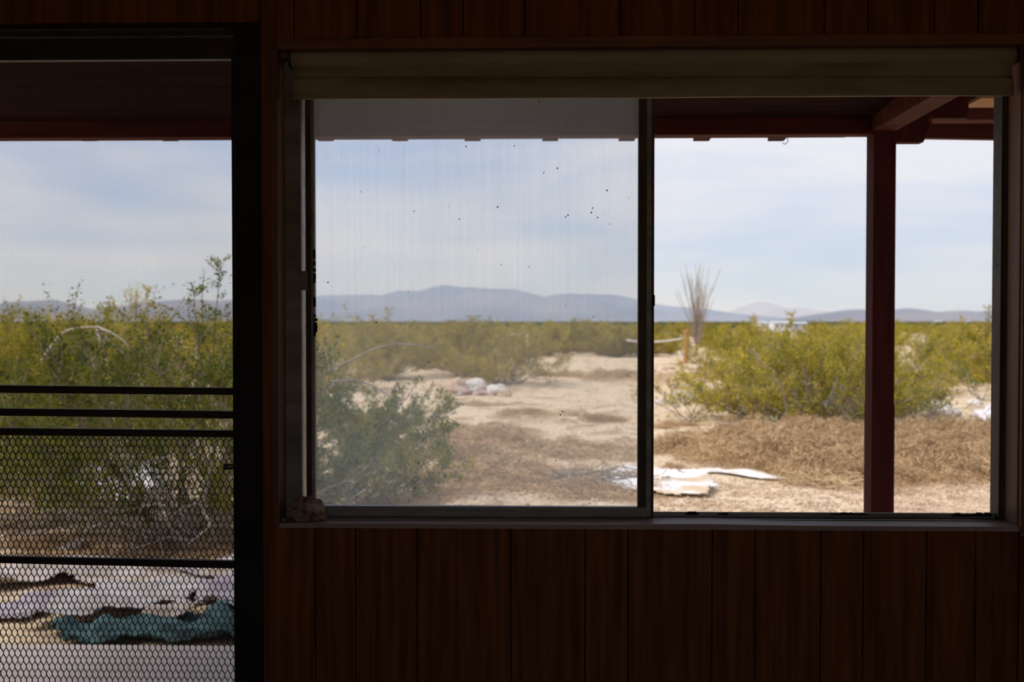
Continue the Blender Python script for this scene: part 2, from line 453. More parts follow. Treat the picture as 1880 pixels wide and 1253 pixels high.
# ------------------------------------------------------------------ window
FY = 2.655
win = tag(empty('window_1', ((WL + WR) / 2, FY, WB)), kind='structure')
so = MB()
n = 24
for i in range(n):                         # a sill that has warped a little
    xa = WL + (WR - WL) * i / n; xb = WL + (WR - WL) * (i + 1) / n
    wz = lambda x: 0.0035 * math.exp(-((x - 0.42) / 0.16) ** 2)
    za, zb = WB + wz(xa), WB + wz(xb)
    so.hexa([(xa, WY - .0035, ZSILL - .009), (xb, WY - .0035, ZSILL - .009), (xb, WO - .01, ZSILL - .009), (xa, WO - .01, ZSILL - .009),
             (xa, WY - .0035, za), (xb, WY - .0035, zb), (xb, WO - .01, zb), (xa, WO - .01, za)])
so.build('window_sill', M['sill'], win)
rect_bar('frame_jamb', 521, 90, 553, 955, FY - .02, FY + .04, M['alu'], win, .0015)
rect_bar('frame_lip', 546, 90, 549, 955, FY - .024, FY - .019, M['alu'], win)
rect_bar('frame_jamb', 1837, 90, 1862, 955, FY - .01, FY + .04, M['dark_alu'], win, .0015)
rect_bar('frame_lip', 1845, 90, 1849, 955, FY - .016, FY - .009, M['dark_alu'], win)
b0 = P(1200, 944, FY); b1 = P(1200, 962, FY)
xa, xb = P(534, 600, FY).x, P(1860, 600, FY).x
xm = P(1199, 600, FY).x
MB().box((xa, FY - .022, WB - .002), (xb, FY + .04, P(1500, 952, FY).z)).build('bottom_track', M['alu'], win, bevel=.0015)
MB().box((xm - .01, FY + .012, P(1500, 953, FY).z), (xb, FY + .018, P(1500, 943.5, FY).z)).build('track_rib', M['alu'], win)
rect_bar('frame_head', 534, 88, 1862, 110, FY - .02, FY + .04, M['alu'], win, .0015)
# meeting mullion of the fixed frame
rect_bar('mullion', 1186, 100, 1200, 957, FY + .004, FY + .03, M['alu'], win, .002)
rect_bar('mullion_lip', 1197, 100, 1201, 957, FY - .002, FY + .006, M['dark_alu'], win, .001)
rect_bar('mullion_catch', 1197, 542, 1202.5, 562, FY - .004, FY + .004, M['gasket'], win, .001)
# sliding sash
sash = empty('sliding_sash', (0, 0, 0), win)
SY = FY - .012
rect_bar('sash_stile', 561, 100, 577, 948, SY, SY + .022, M['dark_alu'], sash, .0015)
rect_bar('sash_stile_lip', 571, 100, 575, 930, SY - .004, SY + .001, M['alu'], sash)
rect_bar('sash_stile', 1172, 100, 1187, 948, SY, SY + .022, M['dark_alu'], sash, .0015)
rect_bar('sash_bottom_rail', 561, 931, 1187, 950, SY - .001, SY + .022, M['alu'], sash, .002)
rect_bar('sash_rail_lip', 563, 939, 1186, 942, SY - .004, SY, M['alu'], sash)
rect_bar('sash_top_rail', 561, 96, 1187, 112, SY, SY + .022, M['alu'], sash, .002)
rect_bar('glass_pane', 574, 105, 1176, 938, SY + .009, SY + .012, M['glass'], sash)
rect_bar('sash_catch', 548, 498, 564, 533, SY - .010, SY + .004, M['alu'], sash, .002)
# crumbling gasket along the stiles and in the track
def ragged(px0, px1, pyb, hmax, Y, seed):
    rr = random.Random(seed); x = px0; mb = MB()
    while x < px1:
        w = rr.uniform(3, 12); h = hmax * rr.choice([.25, .6, 1, .9, .1])
        a = P(x, pyb, Y); b = P(min(x + w, px1), pyb, Y); c = P(x, pyb - h, Y)
        mb.box((a.x, Y, a.z - .003), (b.x, Y + .004, c.z)); x += w
    return mb
ragged(1258, 1282, 944, 4.5, FY + .01, 1).build('gasket_scrap', M['gasket'], win)
ragged(1318, 1336, 944, 2.5, FY + .01, 2).build('gasket_scrap', M['gasket'], win)
ragged(1524, 1592, 944.5, 3.2, FY + .01, 3).build('gasket_scrap', M['gasket'], win)
ragged(1748, 1822, 947, 5.0, FY + .01, 4).build('gasket_scrap', M['gasket'], win)
mb = MB(); rr = random.Random(5)
for k in range(26):
    py = rr.choice([rr.uniform(455, 480), rr.uniform(490, 510), rr.uniform(540, 560), rr.uniform(570, 610), rr.uniform(575, 604)])
    h = rr.uniform(4, 12); ex = rr.uniform(0.5, 2.0) + (3.0 if 578 < py < 600 else 0)
    a = P(575, py, SY - .002); b = P(577.5 + ex, py + h, SY - .002)
    mb.box((a.x, SY - .003, b.z), (b.x, SY + .004, a.z))
mb.build('gasket_scrap', M['gasket'], sash)
a = P(1838, 487, FY)
MB().tube([a + Vector((.003, .01, 0)), a + Vector((-.004, .008, .003)), a + Vector((-.009, .006, -.002))], [.0014, .002, .0005]).build('gasket_scrap', M['gasket'], win)
MB().tube([a + Vector((.003, .01, -.004)), a + Vector((-.008, .008, .001))], [.0012, .0005]).build('gasket_scrap', M['gasket'], win)
settle(win)
for c in sash.children: c.matrix_parent_inverse = Matrix.Identity(4)
sash.matrix_parent_inverse = Matrix.Translation(win.location).inverted()

# ------------------------------------------------------------------ roller shade
BY = WY + .012
sh = empty('roller_shade', P(1200, 180, BY))
tag(sh, 'rolled-up tan roller shade with stained hem hanging across the window head', 'roller shade')
def strip(name, pts_left, pts_right, mat, nseg=40, wob=0.0, smooth=True):
    """loft one closed profile (list of points) from left to right"""
    v = []; f = []; k = len(pts_left)
    for i in range(nseg + 1):
        s = i / nseg
        for a, b in zip(pts_left, pts_right):
            q = a.lerp(b, s)
            v.append(q + Vector((0, 0, wob * math.sin(s * 9 + 1) * .5 + wob * math.sin(s * 23) * .3)))
    for i in range(nseg):
        for j in range(k):
            j2 = (j + 1) % k
            f.append((i*k+j, i*k+j2, (i+1)*k+j2, (i+1)*k+j))
    f.append(tuple(reversed(range(k)))); f.append(tuple(nseg * k + j for j in range(k)))
    o = mesh_obj(name, v, f, mat, sh, smooth)
    return o
def circle(c, r, n=20):
    return [Vector((c.x, c.y + r * math.cos(2*math.pi*i/n), c.z + r * math.sin(2*math.pi*i/n))) for i in range(n)]
cl, cr_ = P(533, 106, BY), P(1868, 98, BY)
rr_ = (P(533, 90, BY).z - P(533, 122, BY).z) / 2
cl.y = cr_.y = BY + rr_
strip('roller_tube', circle(cl, rr_), circle(cr_, rr_), M['shade_clean'], 30)
def sheet(px_l, py_l0, py_l1, px_r, py_r0, py_r1, Y, th, bulge):
    out = []
    for px, a, b in ((px_l, py_l0, py_l1), (px_r, py_r0, py_r1)):
        p0, p1 = P(px, a, Y), P(px, b, Y); pr = []
        for i in range(9):
            s = i / 8; q = p0.lerp(p1, s); pr.append(Vector((q.x, Y - bulge * math.sin(s * math.pi), q.z)))
        for i in range(9):
            s = 1 - i / 8; q = p0.lerp(p1, s); pr.append(Vector((q.x, Y + th + bulge * .3 * math.sin(s * math.pi), q.z)))
        out.append(pr)
    return out
l, r = sheet(538, 116, 146, 1858, 110, 143, BY + .012, .004, .001)
strip('shade_fabric', l, r, M['shade'], 40, .0)
l, r = sheet(537, 143, 182, 1860, 140, 174.5, BY + .004, .012, .006)
strip('hem_bar', l, r, M['shade'], 60, .0012)
for px, py in ((530, 106), (1871, 98)):
    c = P(px, py, BY); MB().box((c.x - .002, BY, c.z - .022), (c.x + .002, BY + .05, c.z + .03)).build('bracket', M['dark_alu'], sh)
settle(sh)

# ------------------------------------------------------------------ stone and crumbs on the sill
def rock_mesh(name, seed, sub=3, rough=.28, fine=.07, flat=1.0):
    bm = bmesh.new(); bmesh.ops.create_icosphere(bm, subdivisions=sub, radius=1)
    off = Vector((seed * 3.7, seed * 1.3, seed * 2.9))
    for v in bm.verts:
        d = 1 + rough * mnoise.noise(v.co * 1.3 + off) + fine * mnoise.noise(v.co * 5 + off) + fine * .6 * mnoise.noise(v.co * 11 + off)
        v.co = v.co * d
        v.co.z *= flat
        if v.co.z < -.55 * flat: v.co.z = -.55 * flat
    me = bpy.data.meshes.new(name); bm.to_mesh(me); bm.free()
    me.polygons.foreach_set('use_smooth', [sub > 3] * len(me.polygons))
    return me
c0, c1 = P(537, 955, 2.615), P(597, 955, 2.615)
hw = (c1.x - c0.x) / 2; hh = P(567, 912, 2.615).z - WB
bm = bmesh.new(); bmesh.ops.create_icosphere(bm, subdivisions=5, radius=1)
for v in bm.verts:
    q = v.co.copy()
    d = 1 + .30 * mnoise.noise(q * 1.4 + Vector((3, 1, 7))) + .22 * mnoise.noise(q * 3.4) + .17 * abs(mnoise.noise(q * 7.5)) + .12 * mnoise.noise(q * 15)
    q = q * d
    if q.x > .35: q.z -= (q.x - .35) * .55
    v.co = Vector((q.x * hw * .98, q.y * .027, max(q.z, -.85) * hh * .52))
bm.normal_update(); me = bpy.data.meshes.new('sill_stone'); bm.to_mesh(me); bm.free(); me.materials.append(M['geode'])
st = bpy.data.objects.new('sill_stone', me); COL.objects.link(st)
zmin = min(v.co.z for v in me.vertices)
st.location = ((c0.x + c1.x) / 2, 2.612, WB - zmin)
tag(st, 'knobbly brown crusted stone in the corner of the window sill', 'stone')
for px, py, s, lab in ((521, 957, .0045, 'small pale crumb on the sill beside the crusted stone'), (529, 952, .003, 'tiny dark crumb on the sill beside the crusted stone')):
    p = G(px, py, WB)
    o = bpy.data.objects.new('crumb', rock_mesh('crumb', px, 2)); COL.objects.link(o)
    o.data.materials.append(M['rock_white'] if s > .004 else M['rock_tan'])
    o.scale = (s, s, s); o.location = (p.x, p.y, WB + s * .5)
    tag(o, lab, 'crumb')

# ------------------------------------------------------------------ screen door
DY = 2.64
door = tag(empty('door_1', ((DL + DR) / 2, DY, 0)), kind='structure')
sx0, sx1 = P(430.5, 600, DY).x, P(447, 600, DY).x
MB().box((sx1, WY - .004, 0), (DR, WO, DT)).build('door_jamb', M['black'], door, bevel=.002)
MB().box((DL, WY - .004, 0), (DL + .046, WO, DT)).build('door_jamb', M['black'], door, bevel=.002)
zt = P(300, 71, DY).z; zr = P(300, 110, DY).z
MB().box((DL + .046, WY - .002, zt + .006), (sx1, WO, DT)).build('door_head', M['black'], door, bevel=.002)
MB().box((sx0, DY - .012, .03), (sx1, DY + .018, zt)).build('stile', M['dark_alu'], door, bevel=.002)
MB().box((sx0 - .0005, DY - .015, .03), (sx0 + .004, DY - .011, zr)).build('stile_bead', M['black'], door)
MB().box((DL + .05, DY - .012, .03), (DL + .05 + .024, DY + .018, zt)).build('stile', M['dark_alu'], door, bevel=.002)
dxa = DL + .074
MB().box((dxa, DY - .012, zr), (sx0, DY + .018, zt)).build('top_rail', M['dark_alu'], door, bevel=.002)
for py in (78, 84, 91, 99):
    z = P(300, py, DY - .013).z
    MB().box((dxa, DY - .0145, z - .001), (sx0, DY - .0115, z + .001)).build('rail_bead', M['dark_alu'], door)
MB().box((dxa, DY - .010, zr - .0035), (sx0, DY - .004, zr - .0015)).build('screen_spline', M['pipe'], door)
MB().box((dxa, DY - .012, .03), (sx0, DY + .018, .19)).build('bottom_rail', M['dark_alu'], door, bevel=.002)
def slant_bar(name, yl0, yl1, yr0, yr1, Ya, Yb, mat):
    def at(x, pl, pr):
        a, b = P(0, pl, Ya), P(432, pr, Ya)
        s = (x - a.x) / (b.x - a.x); return a.z + (b.z - a.z) * s
    q = []
    for lo_, hi_ in (((yl1), (yr1)), ((yl0), (yr0))):
        for x, Y in ((dxa, Ya), (sx0, Ya), (sx0, Yb), (dxa, Yb)):
            q.append((x, Y, at(x, lo_, hi_)))
    return MB().hexa(q).build(name, mat, door, bevel=.0015)
slant_bar('cross_bar', 708, 722, 713, 726, DY + .006, DY + .022, M['dark_alu'])
slant_bar('cross_bar', 750.5, 764, 755.5, 769.5, DY + .006, DY + .022, M['dark_alu'])
slant_bar('cross_bar', 786.5, 800, 791, 804, DY + .006, DY + .022, M['dark_alu'])
slant_bar('cross_bar', 1022.5, 1035, 1031, 1045, DY + .006, DY + .022, M['dark_alu'])
MB().box((dxa, DY - .002, .19), (sx0, DY - .001, zr)).build('insect_screen', M['screen'], door)
# latch
la, lb = P(412, 857, DY - .03), P(447, 857, DY - .03)
MB().box((la.x, DY - .04, la.z - .009), (la.x + .006, DY - .022, la.z + .009)).box((la.x + .005, DY - .036, la.z - .0075), (lb.x, DY - .026, la.z - .001)) \
    .box((la.x + .005, DY - .036, la.z + .001), (lb.x, DY - .026, la.z + .0075)).build('latch_handle', M['dark_alu'], door, bevel=.001)
MB().box((lb.x - .012, DY - .028, la.z - .03), (lb.x - .001, DY - .010, la.z + .03)).build('latch_plate', M['black'], door, bevel=.001)
# expanded metal grille
W_, RP = 0.0158, 0.0186
gz1 = P(200, 800, DY).z; gz0 = .19
mb = MB()
GYa, GYb = DY + .024, DY + .0265
def strand(x0, z0, x1, z1, w=.00095):
    d = Vector((x1 - x0, z1 - z0)); L = d.length; d /= L; nx, nz = -d.y * w, d.x * w
    n = len(mb.v)
    for Y in (GYa, GYb):
        mb.v.extend([(x0 + nx, Y, z0 + nz), (x0 - nx, Y, z0 - nz), (x1 - nx, Y, z1 - nz), (x1 + nx, Y, z1 + nz)])
    mb.f.extend([(n, n+1, n+2, n+3), (n+7, n+6, n+5, n+4), (n, n+3, n+7, n+4), (n+1, n+5, n+6, n+2)])
r = 0; z = gz1
while z > gz0:
    off = 0.5 * W_ * (r % 2); x = sx0 - off
    while x > dxa:
        strand(x, z, x, z - RP * .42)
        if x + W_ / 2 < sx0 + .002: strand(x, z - RP * .42, x + W_ / 2, z - RP)
        if x - W_ / 2 > dxa: strand(x, z - RP * .42, x - W_ / 2, z - RP)
        x -= W_
    z -= RP; r += 1
mb.build('expanded_metal_grille', M['black'], door)
settle(door)

# ------------------------------------------------------------------ outside ground
angs = np.radians(np.concatenate([np.arange(-180, -40, 4.0), np.arange(-40, 40, 0.4), np.arange(40, 180.1, 4.0)]))
rads = [2.2]
while rads[-1] < 16000:
    r0 = rads[-1]; rads.append(r0 + max(.11, r0 * 0.018 if r0 < 60 else r0 * 0.06))
verts = []; faces = []
for r0 in rads:
    for a in angs:
        x, y = r0 * math.sin(a), 0.9 + r0 * math.cos(a)
        verts.append((x, y, ground_z(x, y)))
na = len(angs)
for i in range(len(rads) - 1):
    for j in range(na - 1):
        faces.append((i*na+j, i*na+j+1, (i+1)*na+j+1, (i+1)*na+j))
tag(mesh_obj('ground', verts, faces, M['ground'], None, True), kind='structure')
SLAB = -0.12
slab_edge = G(300, 1184, SLAB).y
tag(MB().box((-5.0, WO, -.32), (4.2, slab_edge, SLAB)).build('porch_slab', M['concrete'], bevel=.01), kind='structure')
tag(MB().box((XL - .1, WO, -.3), (DL, WO + .02, 2.6)).box((DL, WO, DT), (WR + .02, WO + .02, 2.6)).box((DR, WO, 0), (WL - .02, WO + .02, DT))
    .box((WL - .02, WO, 0), (WR + .02, WO + .02, WB - .01)).box((WR + .02, WO, -.3), (XR + .1, WO + .02, 2.6)).build('wall_outside', M['stucco']), kind='structure')

# ------------------------------------------------------------------ porch roof and post
PY = 4.05
porch = tag(empty('porch_roof', (0, PY, SLAB)), 'dark red timber porch roof with square post, beams and rafter tails', 'porch roof')
px0 = P(1602, 600, PY).x; px1 = P(1643, 600, PY).x
zb = P(1400, 247, PY).z; zbt = zb + .125
MB().box((px0, PY, SLAB), (px1, PY + .089, zb + .02)).build('post', M['redwood'], porch, bevel=.002)
zj = P(1620, 743, PY).z
MB().box((px0 - .0015, PY - .0015, SLAB), (px1 + .0015, PY + .0905, zj)).build('post_base_sleeve', M['redwood'], porch, bevel=.001)
xe = P(1712, 262, PY + .05).x
MB().box((-3.4, PY + .002, zb), (px0 + .045, PY + .07, zbt)).build('beam', M['redbeam'], porch, bevel=.002)
# stub of the outer beam past the post, cut at the end
z0s = P(1690, 262, PY + .10).z
MB().hexa([(px1 - .05, PY + .09, z0s), (xe - .02, PY + .09, z0s), (xe - .02, PY + .14, z0s), (px1 - .05, PY + .14, z0s),
           (px1 - .05, PY + .09, z0s + .12), (xe + .03, PY + .09, z0s + .12), (xe + .03, PY + .14, z0s + .12), (px1 - .05, PY + .14, z0s + .12)]).build('beam_end', M['redwood'], porch, bevel=.002)
# beam from the post back to the house, running slightly outward
q0 = P(1601, 241, PY); q1 = P(1645, 241, PY)
zt0 = q0.z
dx = 0.0; yh = WO + .02
MB().hexa([(q0.x + dx, yh, zt0 + .01), (q1.x + dx, yh, zt0 + .01), (q1.x, PY + .09, zt0), (q0.x, PY + .09, zt0),
           (q0.x + dx, yh, zt0 + .15), (q1.x + dx, yh, zt0 + .15), (q1.x, PY + .09, zt0 + .14), (q0.x, PY + .09, zt0 + .14)]).build('tie_beam', M['redbeam'], porch, bevel=.002)
# rafters: slope down outwards, tails just past the beam
slope = -.055
TAIL = PY + .42
def raf_z(y): return zbt - .035 + slope * (y - PY)
raf_px = [-240, -110, 25, 165, 314, 460, 599, 735, 868, 1010, 1150, 1287, 1424]
for p in raf_px:
    xc = P(p, 255, TAIL).x; w = .035
    ze = P(p, 259.5, TAIL).z
    MB().hexa([(xc - w, yh, raf_z(yh) + .02), (xc + w, yh, raf_z(yh) + .02), (xc + w, TAIL, ze), (xc - w, TAIL, ze),
               (xc - w, yh, raf_z(yh) + .12), (xc + w, yh, raf_z(yh) + .12), (xc + w, TAIL, ze + .09), (xc - w, TAIL, ze + .09)]).build('rafter', M['redwood'], porch)
xr_end = P(1700, 255, TAIL).x
ze = P(700, 256.5, TAIL + .02).z
MB().box((-3.6, TAIL, ze), (xr_end - .35, TAIL + .022, ze + .11)).build('fascia_board', M['redbeam'], porch, bevel=.002)
# roof boards across the rafters
nb = 12
for k in range(nb):
    ya = yh + (TAIL + .05 - yh) * k / nb; yb = yh + (TAIL + .05 - yh) * (k + 1) / nb - .006
    za = raf_z(yh) + .12 + (ze + .095 - raf_z(yh) - .12) * (k / nb); zc = raf_z(yh) + .12 + (ze + .095 - raf_z(yh) - .12) * ((k + 1) / nb)
    xr_ = xr_end + .75
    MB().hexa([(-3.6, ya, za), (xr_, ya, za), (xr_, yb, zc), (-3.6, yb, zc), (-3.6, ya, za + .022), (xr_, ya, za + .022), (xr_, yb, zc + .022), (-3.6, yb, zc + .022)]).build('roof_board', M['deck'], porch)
# boarded ceiling under the rafters, from the house to the beam
nc = 9
rb_z = lambda y: raf_z(yh) + .02 + (P(700, 259.5, TAIL).z - raf_z(yh) - .02) * (y - yh) / (TAIL - yh)
for k in range(nc):
    ya = yh + (PY - yh) * k / nc; yb = yh + (PY - yh) * (k + 1) / nc - .004
    za = rb_z(ya) - .02; zc = rb_z(yb) - .02
    xr_ = px0 - .01
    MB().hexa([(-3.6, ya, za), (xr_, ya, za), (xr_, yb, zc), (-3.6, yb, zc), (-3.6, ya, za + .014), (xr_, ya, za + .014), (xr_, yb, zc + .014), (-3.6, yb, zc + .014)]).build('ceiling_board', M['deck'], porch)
# side of the porch: short lookouts, a lit ledger and the far fascia
a = P(1768, 222, PY - .25)
MB().box((px1 + .03, PY - .30, a.z), (a.x, PY - .25, a.z + .11)).build('lookout', M['redwood'], porch, bevel=.002)
a = P(1700, 224, PY + .3); b = P(1850, 224, PY + .3)
MB().box((a.x, PY + .26, a.z), (b.x + .5, PY + .34, a.z + .05)).build('ledger', M['redbeam'], porch, bevel=.002)
a = P(1696, 255, PY + .62); b = P(1850, 258, PY + .62)
MB().hexa([(a.x, PY + .6, a.z), (b.x + .6, PY + .6, b.z - .01), (b.x + .6, PY + .64, b.z - .01), (a.x, PY + .64, a.z),
           (a.x, PY + .6, a.z + .13), (b.x + .6, PY + .6, b.z + .12), (b.x + .6, PY + .64, b.z + .12), (a.x, PY + .64, a.z + .13)]).build('side_fascia', M['redbeam'], porch, bevel=.002)
a = P(1780, 196, PY - .05)
MB().box((a.x - .02, PY - .2, a.z), (a.x + .16, PY - .03, a.z + .012)).build('sheathing_patch', M['osb'], porch)
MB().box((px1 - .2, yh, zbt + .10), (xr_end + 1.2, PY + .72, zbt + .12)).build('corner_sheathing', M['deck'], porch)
a = P(1447, 252, PY)
MB().tube([a + Vector((.01, .04, .01)), a + Vector((.008, .04, -.012)), a + Vector((-.004, .04, -.022)), a + Vector((-.012, .04, -.016))], .0016).build('hook', M['gasket'], porch)
settle(porch)

# ------------------------------------------------------------------ creosote bushes
def bush_mesh(name, seed, H, R, nstem, ntwig, nlet, leaf, lean=(8, 52), leaf_n=9, skirt=.3, sprig=None):
    rg = np.random.default_rng(seed)
    mb = MB(); LP = []; LD = []
    def grow(p, d, L, nseg, bend, upw):
        pts = [p.copy()]; d = d.copy()
        for i in range(nseg):
            d = d + rg.normal(0, bend, 3) + np.array([0, 0, upw]); d /= np.linalg.norm(d)
            p = p + d * (L / nseg); pts.append(p.copy())
        return pts, d
    def leaves(pts, n):
        pts = np.array(pts); m = len(pts) - 1
        s = rg.uniform(0.12, 1.0, n) * m; i = np.minimum(s.astype(int), m - 1); fr = (s - i)[:, None]
        q = pts[i] * (1 - fr) + pts[i + 1] * fr + rg.normal(0, leaf * .55, (n, 3))
        d = pts[i + 1] - pts[i]; d = d / np.maximum(np.linalg.norm(d, axis=1)[:, None], 1e-6)
        LP.append(q); LD.append(d * .6 + rg.normal(0, .7, (n, 3)) + np.array([0, 0, .35]))
    stems = list(range(nstem))
    for k in stems:
        az = 2 * math.pi * (k + rg.uniform(-.3, .3)) / nstem * 2.4
        ln = math.radians(lean[0] + (lean[1] - lean[0]) * math.sqrt(rg.uniform()))
        d = np.array([math.sin(ln) * math.cos(az), math.sin(ln) * math.sin(az), math.cos(ln)])
        reach = min(H / max(d[2], .2), R / max(math.hypot(d[0], d[1]), .12)) * rg.uniform(.78, 1.0)
        base = np.array([rg.normal(0, .07 * R), rg.normal(0, .07 * R), -.02])
        pts, dd = grow(base, d, reach, 7, .09, .012)
        mb.tube(pts, list(np.linspace(.014, .005, len(pts)) * (H / 1.6)), 4, False)
        for j in range(ntwig):
            s = skirt + (1 - skirt) * rg.uniform() ** .8
            i = min(int(s * 7), 6); p = pts[i] + (pts[i + 1] - pts[i]) * (s * 7 - i)
            td = (pts[i + 1] - pts[i]); td /= np.linalg.norm(td)
            td = td * .8 + rg.normal(0, .55, 3) + np.array([0, 0, .25]); td /= np.linalg.norm(td)
            tp_, d2 = grow(p, td, rg.uniform(.20, .42) * H / 1.6, 4, .15, .06)
            mb.tube(tp_, [.005, .0042, .0035, .003, .002], 3, False)
            leaves(tp_, leaf_n)
            for q in range(nlet):
                i2 = rg.integers(1, 4); ed = d2 * .7 + rg.normal(0, .6, 3); ed /= np.linalg.norm(ed)
                ep, _ = grow(tp_[i2], ed, rg.uniform(.10, .22) * H / 1.6, 2, .15, .05)
                leaves(ep, leaf_n)
    if sprig:
        for (ox, oy, h) in sprig:
            pts, dd = grow(np.array([ox * .5, oy * .5, .3]), np.array([ox * .3, oy * .3, 1.0]), h - .3, 8, .05, .03)
            mb.tube(pts, list(np.linspace(.011, .003, 9)), 4, False)
            for j in range(26):
                s = rg.uniform(.35, 1); i = min(int(s * 8), 7); p = pts[i] + (pts[i + 1] - pts[i]) * (s * 8 - i)
                td = rg.normal(0, .6, 3) + np.array([0, 0, .7]); td /= np.linalg.norm(td)
                tp_, d2 = grow(p, td, rg.uniform(.08, .2), 3, .15, .05)
                mb.tube(tp_, [.003, .0025, .002, .0015], 3, False); leaves(tp_, leaf_n * 2)
    Pn = np.concatenate(LP); D = np.concatenate(LD); N = len(Pn)
    D /= np.linalg.norm(D, axis=1)[:, None]
    side = np.cross(D, rg.normal(0, 1, (N, 3))); side /= np.maximum(np.linalg.norm(side, axis=1)[:, None], 1e-6)
    L = leaf * rg.uniform(.7, 1.3, N)[:, None]
    v = np.stack([Pn, Pn + D * L * .5 + side * L * .30, Pn + D * L, Pn + D * L * .5 - side * L * .30], 1).reshape(-1, 3)
    wood = bpy.data.meshes.new(name + '_stems'); wood.from_pydata(mb.v, [], mb.f); wood.materials.append(M['bark'])
    fol = bpy.data.meshes.new(name + '_foliage')
    fol.vertices.add(len(v)); fol.vertices.foreach_set('co', v.ravel().astype(np.float32))
    fol.loops.add(N * 4); fol.loops.foreach_set('vertex_index', np.arange(N * 4, dtype=np.int32))
    fol.polygons.add(N); fol.polygons.foreach_set('loop_start', np.arange(0, N * 4, 4, dtype=np.int32))
    fol.update(calc_edges=True)
    return wood, fol

def place_bush(meshes, leafm, loc, s=1.0, rz=0.0, label='', group=None, sz=None, sink=.0):
    wood, fol = meshes
    key = (fol.name, leafm)
    if key not in FOLCACHE:
        f = fol if not fol.materials else fol.copy()
        if f is not fol: f.materials.clear()
        f.materials.append(M[leafm]); FOLCACHE[key] = f
    o = empty('creosote_bush', loc); o.rotation_euler.z = rz
    o.scale = (s, s, sz or s); o.location.z -= sink
    tag(o, label, 'bush', group)
    a = bpy.data.objects.new('stems', wood); b = bpy.data.objects.new('foliage', FOLCACHE[key])
    for c in (a, b): COL.objects.link(c); c.parent = o
    return o
FOLCACHE = {}

near_a = bush_mesh('near_bush_a', 11, 1.5, 1.3, 34, 15, 5, .027, (6, 66), 10, .40)
near_b = bush_mesh('near_bush_b', 12, 1.5, 1.25, 32, 15, 5, .029, (6, 66), 10, .18)
near_c = bush_mesh('near_bush_c', 13, 1.9, .8, 14, 11, 4, .028, (4, 34), 9, .35, sprig=[(.1, 0, 2.1), (.22, .1, 1.9)])
low_a = bush_mesh('sprawling_bush', 14, .95, 1.25, 30, 16, 5, .027, (25, 78), 10, .18)
mid_a = bush_mesh('mid_bush_a', 21, 1.55, 1.45, 40, 13, 4, .038, (4, 76), 7, .2)
mid_b = bush_mesh('mid_bush_b', 22, 1.55, 1.4, 38, 13, 4, .038, (4, 74), 7, .2)
mid_c = bush_mesh('mid_bush_sprig', 23, 1.55, 1.3, 36, 12, 4, .042, (4, 70), 8, .18, sprig=[(.05, 0, 2.3), (-.2, .1, 2.0)])
sparse = bush_mesh('sparse_bush', 24, .9, 1.0, 11, 7, 2, .036, (15, 66), 6, .3)
far_a = bush_mesh('far_bush_a', 31, 1.55, 1.6, 34, 9, 3, .08, (4, 76), 6, .08)
far_b = bush_mesh('far_bush_b', 32, 1.55, 1.5, 34, 9, 3, .08, (4, 74), 6, .08)
far_c = bush_mesh('far_bush_c', 33, 1.6, 1.35, 28, 9, 3, .08, (4, 68), 6, .1, sprig=[(.1, .05, 2.1)])

PLACED = []
def bush_at(meshes, mat, px, py, s=1, rz=0, label='', group=None, sz=None):
    PLACED.append((GP(px, py).x, GP(px, py).y))
    f = .875 if meshes in (mid_a, mid_b, mid_c) else .97 if meshes in (near_a, near_b) else 1.0
    return place_bush(meshes, mat, GP(px, py), s, rz, label, group, (sz or s) * f)
# beyond the screen door
bush_at(near_a, 'leaf_green', 330, 985, .98, .4, 'big green creosote bush with bare dark stems beyond the screen door')
bush_at(near_b, 'leaf_green', 95, 880, 1.0, 1.2, 'green creosote bush left of the bleached arching branch')
bush_at(near_c, 'leaf_green', 400, 905, 1.0, 2.6, 'tall creosote bush with a leafy sprig rising above the others')
bush_at(near_b, 'leaf_yellow', 230, 820, 1.12, 3.9, 'yellowish creosote bush behind the bleached arching branch')
bush_at(near_a, 'leaf_yellow', -60, 830, 1.15, 5.0, 'yellowish creosote bush at the door hinge side')
bush_at(near_c, 'leaf_yellow', 262, 775, .98, 0.3, 'upright yellow-green creosote behind the branch, below the pale hills')
bush_at(near_b, 'leaf_yellow', 470, 790, 1.1, 0.9, 'creosote bush between the door and the window, behind the tall sprig')
bush_at(near_a, 'leaf_yellow', 90, 745, 1.15, 2.0, 'yellow creosote bush far back behind the green door-side bush')
# behind the dusty pane
bush_at(low_a, 'leaf_green', 610, 935, .95, .7, 'dark green sprawling creosote close behind the dusty pane')
bush_at(low_a, 'leaf_green', 690, 835, .80, 2.7, 'low creosote branch reaching over the sand behind the dusty pane')
bush_at(mid_c, 'leaf_olive', 712, 695, 1.0, 1.0, 'olive creosote with a pointed sprig below the blue mountain')
bush_at(mid_b, 'leaf_olive', 610, 720, 1.0, 2.0, 'olive creosote next to the sash edge behind the dusty pane')
bush_at(mid_a, 'leaf_olive', 930, 708, 1.05, .2, 'bushy creosote at the edge of the sandy clearing', sz=1.0)
bush_at(mid_b, 'leaf_olive', 850, 690, 1.1, 4.2, 'creosote bush behind the pale stones')
bush_at(mid_a, 'leaf_olive', 790, 672, 1.1, 3.2, 'creosote bush between the pointed one and the stones')
